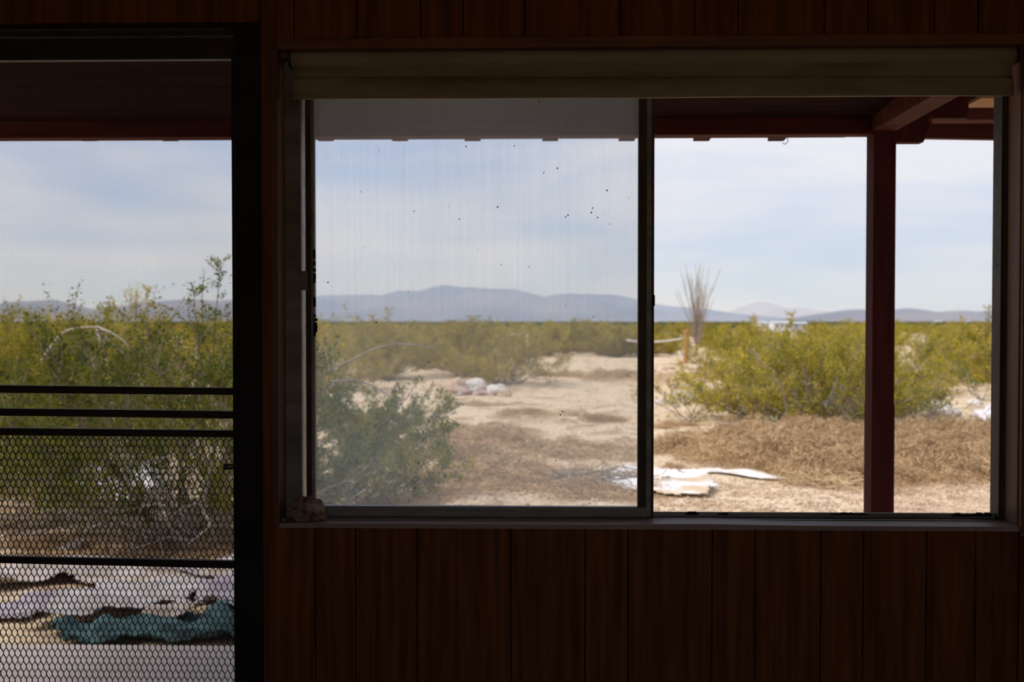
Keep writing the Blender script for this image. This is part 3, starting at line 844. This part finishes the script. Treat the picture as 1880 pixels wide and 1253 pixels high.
# beyond the open half
G1 = 'creosote bushes beyond the open window half'
bush_at(mid_a, 'leaf_yellow', 1398, 768, .98, .5, 'bright creosote bush behind the old plank', sz=.86)
bush_at(mid_b, 'leaf_yellow', 1515, 780, 1.05, 1.5, 'bright creosote bush with grey stems left of the porch post', sz=.98)
bush_at(mid_a, 'leaf_yellow', 1580, 765, .95, 2.5, 'bright creosote bush behind the porch post')
bush_at(mid_b, 'leaf_yellow', 1362, 722, 1.0, 3.5, 'creosote bush in front of the ocotillo')
bush_at(mid_c, 'leaf_yellow', 1432, 712, .95, 4.4, 'creosote bush with a tall twin sprig in front of the white trailer', sz=.88)
bush_at(mid_a, 'leaf_yellow', 1540, 705, 1.05, 5.5, 'creosote bush behind the bright row, near the post')
bush_at(sparse, 'leaf_yellow', 1262, 775, 1.0, .3, 'thin straggly creosote seedling beside the pale stones')
bush_at(sparse, 'leaf_green', 1668, 785, .9, 1.3, 'low sparse creosote right of the porch post')
bush_at(mid_b, 'leaf_yellow', 1672, 720, .95, .1, 'creosote bush just right of the porch post')
bush_at(mid_a, 'leaf_yellow', 1745, 690, .85, 2.1, 'small creosote bush above the white debris')
bush_at(mid_c, 'leaf_olive', 1822, 690, 1.0, 3.3, 'tall creosote bush by the window jamb')
bush_at(sparse, 'leaf_green', 1800, 735, 1.0, 4.1, 'low sparse creosote behind the white debris')

# the plain behind
fars = [far_a, far_b, far_c]
rp = random.Random(42); cnt = 0; spots = list(PLACED)
tries = 0
while cnt < 215 and tries < 6000:
    tries += 1
    d = 19 + 125 * rp.random() ** 1.35
    px = rp.uniform(-220, 2080)
    py = 590 + 1.55 * FPX / d
    if 990 < px < 1235 and d < 43: continue
    if 740 < px < 1260 and d < 31: continue
    if 1190 < px < 1310 and d < 42: continue
    if 1380 < px < 1490 and d > 55 : continue
    if d < 24 and 560 < px < 1250: continue
    g = GP(px, py)
    if any((g.x - q[0]) ** 2 + (g.y - q[1]) ** 2 < (2.1 + .008 * d) ** 2 for q in spots): continue
    spots.append((g.x, g.y)); cnt += 1
    s = rp.uniform(.78, 1.04)
    if rp.random() < .12: s *= 1.12
    mat = rp.choice(['leaf_olive', 'leaf_yellow', 'leaf_olive'])
    fm = rp.choice(fars); hue = 'olive' if mat == 'leaf_olive' else 'yellow-green'
    form = 'creosote bush with a raised sprig' if fm is far_c else 'rounded creosote bush'
    place_bush(fm, mat, g, s, rp.uniform(0, 6.28), '%s %s scattered over the plain towards the mountains' % (hue, form), '%s %s on the plain' % (hue, form), s * .84)
# clumps closing the end of the sandy clearing
for k, px in enumerate((1000, 1035, 1075, 1110, 1150, 1185, 1225)):
    d = 44 + (k * 7 % 5) * 1.7
    place_bush(fars[k % 3], 'leaf_olive', GP(px, 590 + 1.55 * FPX / d), .95, k, 'olive creosote bush closing the far end of the sandy clearing', 'bushes at the end of the clearing', .78)

# uncountable scrub further out
rg = np.random.default_rng(99)
N = 5200; d = 165 + 900 * rg.uniform(size=N) ** 1.5
th = rg.uniform(-.72, .72, N)
cx_, cy_ = d * np.tan(th), d
V = []; F = []
for x, y in zip(cx_, cy_):
    h = rg.uniform(.8, 1.5); w = h * rg.uniform(.8, 1.2)
    for q in range(9):
        c = np.array([x + rg.normal(0, w * .4), y + rg.normal(0, w * .4), GROUND + h * rg.uniform(.1, .8)])
        a = rg.normal(0, 1, 3); a /= np.linalg.norm(a); b = np.cross(a, rg.normal(0, 1, 3)); b /= np.linalg.norm(b)
        sz_ = h * .32; n = len(V)
        V += [c + a * sz_, c + b * sz_, c - a * sz_, c - b * sz_]; F.append((n, n + 1, n + 2, n + 3))
M['leaf_far'] = leaf_mat('far_scrub_leaf', (0.10, 0.10, 0.045), (0.15, 0.145, 0.06), (0.21, 0.19, 0.08))
tag(mesh_obj('distant_scrub', V, F, M['leaf_far']), 'olive scrub covering the far plain below the mountains', 'scrub', kind='stuff')

# ------------------------------------------------------------------ dead branches beyond the door
def branch_obj(name, paths, Y, mat, label, cat, wob=.0, r0=.014, jit=0.10):
    mb = MB(); rr = random.Random(len(paths) * 7 + int(Y * 10))
    allp = []
    for path in paths:
        pts = []
        ctrl = [P(a, b, Y + rr.uniform(-jit, jit)) for a, b in path]
        for i in range(len(ctrl) - 1):
            p0 = ctrl[max(i - 1, 0)]; p1 = ctrl[i]; p2 = ctrl[i + 1]; p3 = ctrl[min(i + 2, len(ctrl) - 1)]
            for k in range(5):
                s = k / 5
                pts.append(.5 * ((2 * p1) + (p2 - p0) * s + (2*p0 - 5*p1 + 4*p2 - p3) * s*s + (3*p1 - p0 - 3*p2 + p3) * s**3))
        pts.append(ctrl[-1])
        for p in pts: p.z = max(p.z, ground_z(p.x, p.y) + .008)
        mb.tube(pts, list(np.linspace(r0, r0 * .5, len(pts))), 6); allp += pts
    o = mb.build(name, mat, None, True)
    return tag(o, label, cat)
branch_obj('dead_branch', [[(75, 665), (92, 640), (115, 612), (148, 602), (178, 601)], [(178, 601), (205, 612), (225, 625), (240, 642)], [(178, 601), (185, 630), (195, 660), (205, 720), (215, 800), (225, 850), (228, 905)]],
           8.0, M['deadwood'], 'bleached bare branch arching over the door-side creosote', 'branch', r0=.014)
branch_obj('dead_branch', [[(195, 1012), (200, 975), (235, 930), (290, 890), (320, 882)], [(290, 890), (255, 945), (250, 1000)], [(290, 890), (300, 950), (335, 990), (345, 1010)], [(295, 1000), (320, 945), (375, 920)],
                           [(365, 835), (385, 850), (378, 905), (372, 940)], [(372, 940), (385, 965), (345, 1000)], [(268, 850), (320, 836), (370, 818)], [(395, 1005), (388, 960), (370, 930)]],
           6.45, M['greytwig'], 'tangle of bare dead branches at the foot of the big creosote', 'branch', r0=.012)
branch_obj('dead_branch', [[(585, 690), (640, 664), (690, 640), (740, 632), (800, 640)], [(600, 702), (660, 700), (720, 730), (745, 755)]],
           8.6, M['greytwig'], 'long grey bare branch crossing behind the dusty pane', 'branch', r0=.010)
branch_obj('dead_branch', [[(1370, 640), (1395, 662), (1420, 680)], [(1382, 640), (1395, 662)], [(1420, 680), (1440, 730), (1448, 800)]], 14.0, M['greytwig'], 'short bleached stick poking out of the bright creosote', 'branch', r0=.009)

# grey dry stems at the foot of the bright bushes and the twig piles
def twig_pile(px, py, w, h, n, mat, label, seed, flat=.25, rad=.006):
    rr = np.random.default_rng(seed); g = GP(px, py); mb = MB()
    for k in range(n):
        c = np.array([rr.normal(0, w * .35), rr.normal(0, w * .25), abs(rr.normal(0, h * .4)) + .01])
        a = rr.uniform(0, 6.28); el = rr.normal(0, flat); L = rr.uniform(.3, .9) * w
        d = np.array([math.cos(a) * math.cos(el), math.sin(a) * math.cos(el), math.sin(el)]); k1 = rr.normal(0, .07 * w, 3)
        pts = [c - d * L / 2, c + k1 * .6, c + d * L / 2]
        pts = [np.array([p[0], p[1], max(p[2], .006)]) for p in pts]
        mb.tube(pts, [rad, rad * .8, rad * .4], 4, False)
    o = mb.build('twig_pile', mat); o.location = g
    return tag(o, label, 'twigs')
twig_pile(1110, 893, .75, .16, 120, M['bark'], 'grey heap of dry twigs on the sand behind the dusty pane', 1)
twig_pile(1510, 893, .55, .12, 90, M['straw'], 'straw-coloured heap of dry stalks across the white strip', 2)
twig_pile(1470, 780, 1.3, .5, 110, M['greytwig'], 'grey dry stems under the bright creosote bushes', 3, .9, .008)
twig_pile(1545, 772, 1.2, .5, 110, M['greytwig'], 'grey dry stems next to the porch post', 4, .9, .008)
twig_pile(1690, 772, .9, .35, 60, M['greytwig'], 'grey dry stems right of the porch post', 6, .9, .007)
twig_pile(330, 1000, 1.0, .35, 150, M['bark'], 'dark brittle twigs under the big creosote', 5, .7, .006)
twig_pile(120, 960, 1.2, .12, 120, M['bark'], 'flat litter of dark twigs beside the big creosote', 8, .15, .006)

# ------------------------------------------------------------------ dry brown brush
def brush_mesh(name, seed, n, R, H):
    rr = np.random.default_rng(seed); V = []; F = []
    cl = [(rr.normal(0, R * .55), rr.normal(0, R * .55), rr.uniform(.3, 1)) for _ in range(16)]
    for k in range(n):
        c = cl[k % 16]; w = R * .30 * (1.3 - .5 * c[2])
        gx, gy = rr.normal(0, w), rr.normal(0, w)
        top = H * c[2] * math.exp(-(gx * gx + gy * gy) / (2 * w * w)) * rr.uniform(.2, 1.15) + .01
        p = np.array([c[0] + gx, c[1] + gy, top])
        d = rr.normal(0, 1, 3); d[2] = abs(d[2]) * .7 + .1; d /= np.linalg.norm(d)
        L = rr.uniform(.035, .08); s = np.cross(d, rr.normal(0, 1, 3)); s = s / np.linalg.norm(s) * rr.uniform(.0025, .006)
        p = p - d * L * .5; n0 = len(V)
        V += [p + s, p - s, p + d * L]; F.append((n0, n0 + 1, n0 + 2))
    me = bpy.data.meshes.new(name); me.from_pydata([tuple(v) for v in V], [], F)
    return me
bmeshes = [brush_mesh('dry_brush', 51 + k, 9000, .5, .24) for k in range(3)]
bfold = {}
def put_brush(px, py, s, k, mat, label, group, hz=1.0):
    key = (k, mat)
    if key not in bfold:
        me = bmeshes[k].copy(); me.materials.append(M[mat]); bfold[key] = me
    o = bpy.data.objects.new('dry_brush', bfold[key]); COL.objects.link(o)
    g = GP(px, py); o.location = (g.x, g.y, g.z - .01); o.scale = (s, s, s * hz); o.rotation_euler.z = px * .37
    tag(o, label, 'dry brush', group)
rb = random.Random(77)
LB1 = 'low mound of dry brown brush on the sand around the porch post'; GB1 = 'dry brush around the porch post'
for k in range(72):
    for _ in range(40):
        px, py = rb.uniform(1290, 1880), rb.uniform(790, 882)
        lim = min(872, 838 + (px - 1290) * .12) + 4 * math.sin(px * .03)
        lo_ = 870 - (px - 1290) * .55 if px < 1420 else 788
        if lo_ < py < lim: break
    put_brush(px, py, rb.uniform(.75, 1.25), k % 3, 'brush', LB1, GB1)
LB2 = 'flat patch of dry brown brush on the sand behind the dusty pane'; GB2 = 'dry brush behind the dusty pane'
for px, py, s in [(880, 800, 1.2), (930, 815, 1.3), (990, 822, 1.1), (860, 838, 1.2), (920, 850, 1.2), (980, 870, 1.0), (880, 880, .9), (930, 900, 1.0), (1000, 905, .9), (1060, 910, .9), (1120, 915, 1.0),
                  (840, 900, .8), (780, 920, .9), (1070, 835, 1.1), (1120, 828, 1.1), (1035, 690, 1.6), (1130, 694, 2.0), (1010, 690, 1.3), (880, 745, .8), (960, 765, .9), (1090, 770, 1.0), (830, 790, .9), (1150, 880, .8)]:
    bk = rb.randrange(3); straw = rb.random() < .5
    put_brush(px, py, s, bk, 'straw' if straw else 'brush', 'flat patch of pale straw brush on the sand behind the dusty pane' if straw else LB2, 'straw brush behind the dusty pane' if straw else GB2, .55)
LB3 = 'flat patch of dry brush beside the path under the open window half'; GB3 = 'dry brush beside the path'
for px, py, s in [(1215, 828, .8), (1240, 815, .8), (1275, 818, .9), (1232, 862, .35), (1245, 780, .7), (1300, 832, .9), (1330, 800, .8)]:
    put_brush(px, py, s, rb.randrange(3), 'brush', LB3, GB3, .6)
LB4 = 'brown dry ground brush beyond the screen door'; GB4 = 'dry brush beyond the screen door'
for px, py, s in [(60, 1000, .9), (150, 1015, .8), (240, 1018, .8), (330, 1018, .9), (410, 1015, .8), (20, 950, 1.0), (90, 930, 1.0), (-20, 900, 1.1), (190, 975, .8), (390, 985, .7)]:
    put_brush(px, py, s, rb.randrange(3), 'brush', LB4, GB4, .5)

# ------------------------------------------------------------------ rocks and pebbles
rocks = [rock_mesh('stone', 60 + k, 3, .45, .12, .75) for k in range(4)]
rcache = {}
def put_rock(px, py, s, mat, label, group=None, k=0):
    key = (k % 4, mat)
    if key not in rcache:
        me = rocks[k % 4].copy(); me.materials.append(M[mat]); rcache[key] = me
    o = bpy.data.objects.new('stone', rcache[key]); COL.objects.link(o)
    g = GP(px, py); o.location = (g.x, g.y, g.z + s * .3); o.scale = (s * 1.2, s, s); o.rotation_euler.z = px * .71
    tag(o, label, 'stone', group)
put_rock(832, 722, .27, 'rock_tan', 'orange-tan stone at the end of the row by the clearing', k=0)
put_rock(850, 726, .16, 'rock_pink', 'pinkish stone between the tan and the white stone', k=1)
put_rock(872, 720, .25, 'rock_white', 'largest chalk-white stone in the row by the clearing', k=2)
put_rock(890, 727, .17, 'rock_pink', 'flat pinkish stone right of the largest white stone', k=3)
put_rock(911, 727, .21, 'rock_white', 'white stone at the foot of the bush by the clearing', k=1)
put_rock(925, 728, .15, 'rock_tan', 'small tan stone right of the white stone by the bush', k=2)
put_rock(862, 712, .20, 'rock_pink', 'dull stone behind the largest white stone', k=3)
put_rock(1258, 738, .20, 'rock_white', 'white stone among the straggly creosote twigs', k=0)
put_rock(1301, 727, .13, 'rock_white', 'small white stone beneath the bright creosote', k=2)
put_rock(1243, 880, .07, 'rock_pink', 'grey lump on the white strip under the window', k=3)
put_rock(1735, 766, .20, 'rock_white', 'white stone beside the white debris right of the post', k=1)
put_rock(1716, 768, .14, 'rock_pink', 'dull pinkish stone right of the post', k=2)
put_rock(1705, 752, .16, 'rock_white', 'pale stone behind the stones right of the post', k=3)
put_rock(1790, 745, .12, 'rock_white', 'small pale stone behind the white debris', k=0)
put_rock(1825, 800, .10, 'rock_pink', 'small stone near the window jamb', k=1)
put_rock(1402, 790, .08, 'rock_white', 'small pale stone at the end of the plank', k=2)
rq = random.Random(5)
for k in range(70):
    px, py = rq.uniform(1195, 1290), rq.uniform(655, 745)
    rm = rq.choice(['rock_white', 'rock_tan', 'rock_pink']); rn = {'rock_white': 'whitish', 'rock_tan': 'tan', 'rock_pink': 'pinkish'}[rm]
    put_rock(px, py, rq.uniform(.03, .10), rm, 'small %s stone strewn along the sandy path below the rope' % rn, '%s stones strewn along the path' % rn, k)
# loose gravel nobody could count
V = []; F = []; rg = np.random.default_rng(4)
def pebble(x, y, s):
    z = ground_z(x, y); n = len(V)
    c = np.array([x, y, z + s * .3]); sc = s * rg.uniform(.6, 1.2, 3); sc[2] *= .7
    for q in ((1,0,0),(0,1,0),(-1,0,0),(0,-1,0),(0,0,1),(0,0,-1)):
        V.append(c + np.array(q) * sc + rg.normal(0, s * .12, 3))
    for a, b in ((0,1),(1,2),(2,3),(3,0)):
        F.append((n+a, n+b, n+4)); F.append((n+b, n+a, n+5))
for k in range(9000):
    px = rg.uniform(1190, 1900); py = rg.uniform(885, 965)
    if px < 1640 and rg.uniform() < .6: continue
    g = G(px, py, GROUND); pebble(g.x, g.y, rg.uniform(.006, .02))
for k in range(5000):
    px = rg.uniform(-100, 1300); py = 640 + 400 * rg.uniform()
    g = G(px, py, GROUND); pebble(g.x, g.y, rg.uniform(.008, .028))
tag(mesh_obj('gravel', V, F, M['rock_tan']), 'loose tan gravel strewn over the sand by the porch', 'gravel', kind='stuff')

# ------------------------------------------------------------------ discarded sheets
def point_in(poly, x, y):
    c = False; j = len(poly) - 1
    for i in range(len(poly)):
        xi, yi = poly[i]; xj, yj = poly[j]
        if (yi > y) != (yj > y) and x < (xj - xi) * (y - yi) / (yj - yi) + xi: c = not c
        j = i
    return c
def crumpled(name, poly_px, mat, label, cat, amp=.05, freq=4.0, res=.025, lift=.01, seed=0, th=.004, stretch=(1, 1)):
    poly = [(GP(a, b).x, GP(a, b).y) for a, b in poly_px]
    xs_ = [p[0] for p in poly]; ys_ = [p[1] for p in poly]
    nx = int((max(xs_) - min(xs_)) / res) + 2; ny = int((max(ys_) - min(ys_)) / res) + 2
    V = []; F = []; idx = {}
    def vid(i, j):
        if (i, j) not in idx:
            x = min(xs_) + i * res; y = min(ys_) + j * res
            q = Vector((x * freq * stretch[0], y * freq * stretch[1], seed * 5.1))
            h = abs(mnoise.noise(q)) * 1.6 + .5 * abs(mnoise.noise(q * 2.3)) + .25 * abs(mnoise.noise(q * 5.1))
            x += .3 * res * mnoise.noise(q * 9); y += .3 * res * mnoise.noise(q * 9 + Vector((5, 5, 5)))
            gz = max(ground_z(x, y), SLAB if y < slab_edge + .02 else -9)
            idx[(i, j)] = len(V); V.append((x, y, gz + lift + amp * h))
        return idx[(i, j)]
    for i in range(nx):
        for j in range(ny):
            x = min(xs_) + (i + .5) * res; y = min(ys_) + (j + .5) * res
            jx = .05 * mnoise.noise(Vector((x * 5, y * 5, seed))); jy = .05 * mnoise.noise(Vector((x * 5, y * 5, seed + 9)))
            if point_in(poly, x + jx, y + jy): F.append((vid(i, j), vid(i+1, j), vid(i+1, j+1), vid(i, j+1)))
    o = mesh_obj(name, V, F, M[mat], None, True)
    md = o.modifiers.new('thickness', 'SOLIDIFY'); md.thickness = th; md.offset = -1
    return tag(o, label, cat)
crumpled('plastic_sheet', [(-120, 1095), (-20, 1072), (40, 1044), (150, 1036), (290, 1040), (440, 1036), (600, 1040), (600, 1110), (440, 1100), (380, 1110), (300, 1100), (180, 1090), (120, 1072), (0, 1090)], 'tarp_sand',
         'sand-dusted white sheet crumpled on the ground beyond the door', 'plastic sheet', .085, 3.2, .025, .01, 1, stretch=(.6, 1.5))
crumpled('plastic_sheet', [(20, 1168), (60, 1150), (110, 1125), (190, 1095), (300, 1075), (370, 1080), (380, 1105), (330, 1120), (240, 1138), (130, 1160)], 'tarp_dusty',
         'smooth white sheet lying between the dusty sheet and teal mesh', 'plastic sheet', .06, 2.6, .022, .04, 2, stretch=(.5, 1.8))
crumpled('plastic_sheet', [(-60, 1150), (10, 1120), (50, 1102), (110, 1098), (150, 1102), (90, 1130), (40, 1150)], 'lilac',
         'faded lilac scrap of sheet at the edge of the white sheets', 'plastic sheet', .03, 3.5, .025, .02, 3)
crumpled('plastic_sheet', [(250, 1150), (290, 1130), (345, 1120), (372, 1135), (340, 1160), (300, 1166)], 'tarp_sand',
         'tan dusty scrap of sheet lying over the teal mesh', 'plastic sheet', .04, 4, .025, .05, 4)
crumpled('shade_mesh', [(80, 1164), (150, 1158), (200, 1146), (270, 1144), (300, 1160), (340, 1142), (400, 1134), (520, 1140), (620, 1150), (620, 1194), (440, 1188), (330, 1188), (240, 1186), (215, 1198), (130, 1196), (115, 1180)], 'tarp_teal',
         'ragged teal shade mesh bunched along the porch slab edge', 'shade mesh', .075, 6.5, .016, .012, 5)
crumpled('plastic_bag', [(366, 1110), (375, 1090), (410, 1083), (470, 1085), (500, 1110), (470, 1135), (420, 1142), (385, 1136)], 'lilac',
         'puffed lilac plastic bag beside the screen door stile', 'plastic bag', .12, 2.2, .02, .03, 6)
crumpled('plastic_sheet', [(300, 1052), (360, 1046), (440, 1044), (560, 1050), (560, 1090), (430, 1085), (360, 1075)], 'lilac',
         'pale lilac sheet behind the puffed bag', 'plastic sheet', .05, 3.0, .025, .05, 7)
crumpled('plastic_sheet', [(135, 905), (140, 885), (165, 872), (200, 880), (230, 905), (250, 925), (215, 925), (170, 915)], 'tarp_white',
         'white scrap of sheet under the big creosote', 'plastic sheet', .16, 3.0, .03, .02, 8)
crumpled('plastic_sheet', [(215, 885), (250, 868), (290, 880), (300, 905), (265, 915)], 'tarp_white', 'torn white scrap showing between the creosote stems', 'plastic sheet', .14, 4.0, .03, .02, 18)
crumpled('plastic_sheet', [(105, 1008), (130, 994), (155, 990), (150, 1000), (118, 1014)], 'tarp_white',
         'small white scrap on the brown litter beyond the door', 'plastic sheet', .03, 4.0, .02, .03, 9)
crumpled('plastic_sheet', [(1100, 880), (1195, 862), (1235, 880), (1270, 893), (1315, 905), (1290, 916), (1240, 918), (1200, 914), (1120, 905)], 'tarp_buried',
         'rippled white sheet half buried in sand beside the window mullion', 'plastic sheet', .08, 2.6, .02, .015, 10, stretch=(.35, 3.0))
crumpled('plastic_sheet', [(1225, 877), (1300, 871), (1400, 872), (1455, 869), (1470, 876), (1440, 883), (1400, 881), (1330, 878), (1260, 882)], 'tarp_buried',
         'long white strip of sheet reaching to the straw heap', 'plastic sheet', .022, 3.2, .02, .022, 11, stretch=(.6, 2))
crumpled('plastic_sheet', [(682, 795), (690, 782), (720, 778), (765, 782), (745, 792), (705, 798)], 'tarp_white',
         'white scrap of sheet on the sand behind the dusty pane', 'plastic sheet', .05, 3, .04, .03, 12)
crumpled('plastic_sheet', [(1775, 782), (1785, 768), (1810, 764), (1850, 760), (1850, 780), (1815, 786)], 'tarp_white',
         'white crumpled debris near the window jamb', 'plastic sheet', .12, 3, .035, .03, 13)

# plank, post with rope, pipe frame, tall dry ocotillo
g = GP(1360, 790); o = MB().box((-.31, -.10, 0), (.31, .10, .06)).build('plank', M['plank'], bevel=.006)
o.location = (g.x, g.y, g.z + .02); o.rotation_euler = (0.0, .10, -.25); tag(o, 'weathered short plank lying at the foot of the creosote', 'plank')
g = GP(1260, 668)
mb = MB(); ph = P(1260, 606, g.y).z - g.z
mb.tube([(0, 0, -.1), (.01, 0, ph * .5), (0, 0, ph * .97), (0, 0, ph)], [.09, .085, .1, .07], 8)
o = mb.build('fence_post', M['fencepost']); o.location = g; tag(o, 'weathered orange-brown fence post standing before the ocotillo', 'fence post')
e1 = g + Vector((-.08, 0, ph * .76)); e0 = P(1150, 625, g.y)
mb = MB(); mb.tube([e0.lerp(e1, s) + Vector((0, 0, -.10 * 4 * s * (1 - s))) for s in np.linspace(0, 1, 12)], .035, 6)
tag(mb.build('rope', M['rope'], None, True), 'pale sagging rope tied to the orange-brown post', 'rope')
Yp = 27.0
mb = MB()
a, b = P(938, 613, Yp), P(968, 613, Yp)
gz = ground_z(b.x, Yp)
mb.tube([(a.x, Yp, gz), (a.x, Yp, a.z), (b.x, Yp, b.z), (b.x, Yp, gz)], .03, 6)
tag(mb.build('pipe_frame', M['pipe']), 'thin white pipe frame standing among the bushes by the clearing', 'pipe frame')
g = GP(1280, 652); mb = MB(); ro = np.random.default_rng(17)
Ho = P(1280, 482, g.y).z - g.z
for k in range(36):
    a = ro.uniform(0, 6.28); ln = abs(ro.normal(0, .20)) + .01; L = Ho * ro.uniform(.72, 1.02)
    if k < 5: ln = ro.uniform(.24, .34); L *= .85
    pts = []
    for i in range(8):
        s = i / 7; q = L * s * (math.sin(ln) * (.45 + .55 * s))
        pts.append((q * math.cos(a) + ro.normal(0, .03) * s, q * math.sin(a), L * s * math.cos(ln)))
    mb.tube(pts, list(np.linspace(.028, .009, 8)), 5, False)
o = mb.build('ocotillo', M['ocotillo'], None, True); o.location = g
tag(o, 'tall bare ocotillo with many thin grey canes behind the fence post', 'ocotillo')
g = GP(1416, 792); cme = MB()
rc = np.random.default_rng(3)
for k in range(40):
    a = rc.uniform(0, 6.28); h = rc.uniform(.05, .2)
    cme.tube([(0, 0, 0), (.05 * math.cos(a), .05 * math.sin(a), h * .6), (.09 * math.cos(a), .09 * math.sin(a), h)], [.012, .02, .004], 4)
o = cme.build('small_weed', simple('pale_green_weed', (.26, .30, .20), (.38, .42, .30), 9)); o.location = g
tag(o, 'small pale green weed sprouting beside the plank end', 'weed')

# ------------------------------------------------------------------ far buildings
def building(px0, px1, ptop, D, wall_m, label, name='trailer_house', windows=3, depth=4.0):
    a = P(px0, 600, D); b = P(px1, 600, D); zt_ = P(px0, ptop, D).z; z0 = GROUND
    e = empty(name, ((a.x + b.x) / 2, D, z0)); tag(e, label, 'house')
    w = (b.x - a.x) / 2; h = zt_ - z0
    MB().box((-w, 0, 0), (w, depth, h * .86)).build('walls', M[wall_m], e)
    MB().hexa([(-w * 1.04, -.2, h * .86), (w * 1.04, -.2, h * .86), (w * 1.04, depth + .2, h * .86), (-w * 1.04, depth + .2, h * .86),
               (-w, depth * .4, h), (w, depth * .4, h), (w, depth * .6, h), (-w, depth * .6, h)]).build('roof', M['roofgrey'], e)
    for k in range(windows):
        x = -w + 2 * w * (k + .6) / (windows + .2)
        MB().box((x - w * .09, -.03, h * .40), (x + w * .09, .02, h * .68)).build('window', M['window_dark'], e)
    return e
building(1394, 1412, 590.5, 148, 'white_paint', 'small white shed at the end of the white trailer', windows=1)
building(1420, 1452, 590, 150, 'white_paint', 'white trailer house rising above the bright creosote', windows=3)
building(1454, 1484, 591.5, 156, 'roofgrey', 'grey-white trailer beside the white trailer house', windows=2)
building(1541, 1558, 600, 95, 'tan_wall', 'tan shed roof among the bushes left of the post', 'shed', 1, 3)
for k, (p0, p1, pt, D, lab) in enumerate([(1720, 1732, 588.4, 900, 'distant white house right of the post, nearest to it'), (1768, 1781, 588.4, 900, 'distant white house right of the post, nearer the jamb'),
        (1204, 1213, 588.6, 900, 'distant white house beside the window mullion'), (908, 920, 588.5, 1000, 'distant white house below the long blue mountain'),
        (1738, 1747, 596, 210, 'small white shed below the distant houses, nearest the post'), (1781, 1788, 597.5, 200, 'small white shed below the distant houses, nearest the jamb')]):
    building(p0, p1, pt, D, 'white_paint', lab, 'farmhouse', 2 if D > 500 else 1, 5)

# ------------------------------------------------------------------ mountains
def mountain(ridge, D, depth, mat, label, seed, foot=590.6):
    x0, x1 = ridge[0][0], ridge[-1][0]
    n = 220; nv = 26; V = []; F = []
    rx = [p[0] for p in ridge]; ry = [p[1] for p in ridge]
    for i in range(n + 1):
        px = x0 + (x1 - x0) * i / n
        py = float(np.interp(px, rx, ry))
        for j in range(nv + 1):
            s = j / nv
            Y = D + depth * (s - .5)
            base = P(px, 580, D)
            H = max(0.0, P(px, py, D).z + 0.0)
            prof = max(0.0, 1 - abs(s - .5) * 2) ** 1.25
            q = Vector((base.x / 900 + seed, Y / 900, seed * 2.0))
            spur = mnoise.fractal(q * 1.6, 1.0, 2.1, 5) * H * .30 * min(1, prof * 2.2) * (1 - prof ** 3)
            rough = mnoise.fractal(q * 5, 1.0, 2.0, 3) * H * .035
            z = H * prof + spur + rough * prof
            V.append((base.x * (1 + (Y - D) / D * .0), Y, max(z, 0) * 1.0 + GROUND - 2 * (prof == 0)))
    for i in range(n):
        for j in range(nv):
            a = i * (nv + 1) + j
            F.append((a, a + nv + 1, a + nv + 2, a + 1))
    o = mesh_obj('mountain_range', V, F, M[mat], None, True)
    return tag(o, label, 'mountain')
mountain([(430, 588), (480, 560), (540, 548), (585, 543), (650, 541), (700, 542), (730, 535), (770, 534), (800, 526), (822, 523), (850, 527), (880, 530), (920, 530), (955, 534), (1000, 545), (1020, 541), (1045, 539), (1070, 540), (1120, 541), (1160, 547), (1190, 557), (1230, 562), (1300, 568), (1360, 577), (1420, 582), (1480, 588)],
         9000, 4200, 'mount_blue', 'long blue-grey mountain range with a rounded central summit', 1.3)
mountain([(-420, 585), (-250, 560), (-120, 566), (-20, 566), (30, 553), (75, 552), (95, 550), (125, 558), (160, 568), (178, 573), (205, 565), (260, 556), (330, 550), (360, 549), (400, 553), (430, 551), (480, 562), (560, 584)],
         5300, 2400, 'mount_blue', 'purple hills behind the door-side creosote bushes', 4.1)
mountain([(1290, 588), (1340, 572), (1375, 558), (1395, 554), (1412, 557), (1440, 565), (1480, 566), (1520, 572), (1570, 580), (1600, 588)], 13200, 2800, 'mount_pale', 'pale pinkish peak behind the tall creosote sprig', 7.7)
mountain([(1440, 589), (1480, 580), (1520, 574), (1555, 569), (1575, 568), (1600, 573), (1630, 570), (1662, 566), (1690, 572), (1712, 576), (1740, 571), (1765, 570), (1790, 573), (1830, 570), (1880, 566), (1960, 572), (2060, 588)],
         5300, 2400, 'mount_blue', 'low blue hills behind the porch post', 9.2)

# aerial haze over the far plain
m = bpy.data.materials.new('desert_haze'); m.use_nodes = True; t = m.node_tree; t.nodes.clear()
out = t.nodes.new('ShaderNodeOutputMaterial'); vs = t.nodes.new('ShaderNodeVolumeScatter')
vs.inputs['Color'].default_value = (0.34, 0.56, 1.0, 1); vs.inputs['Density'].default_value = 1.75e-4; vs.inputs['Anisotropy'].default_value = 0.0
t.links.new(vs.outputs[0], out.inputs['Volume'])
hz = MB().box((-9000, 1600, -40), (9000, 15000, 620)).build('haze', m)
tag(hz, 'thin blue haze over the far desert plain', 'haze', kind='stuff')
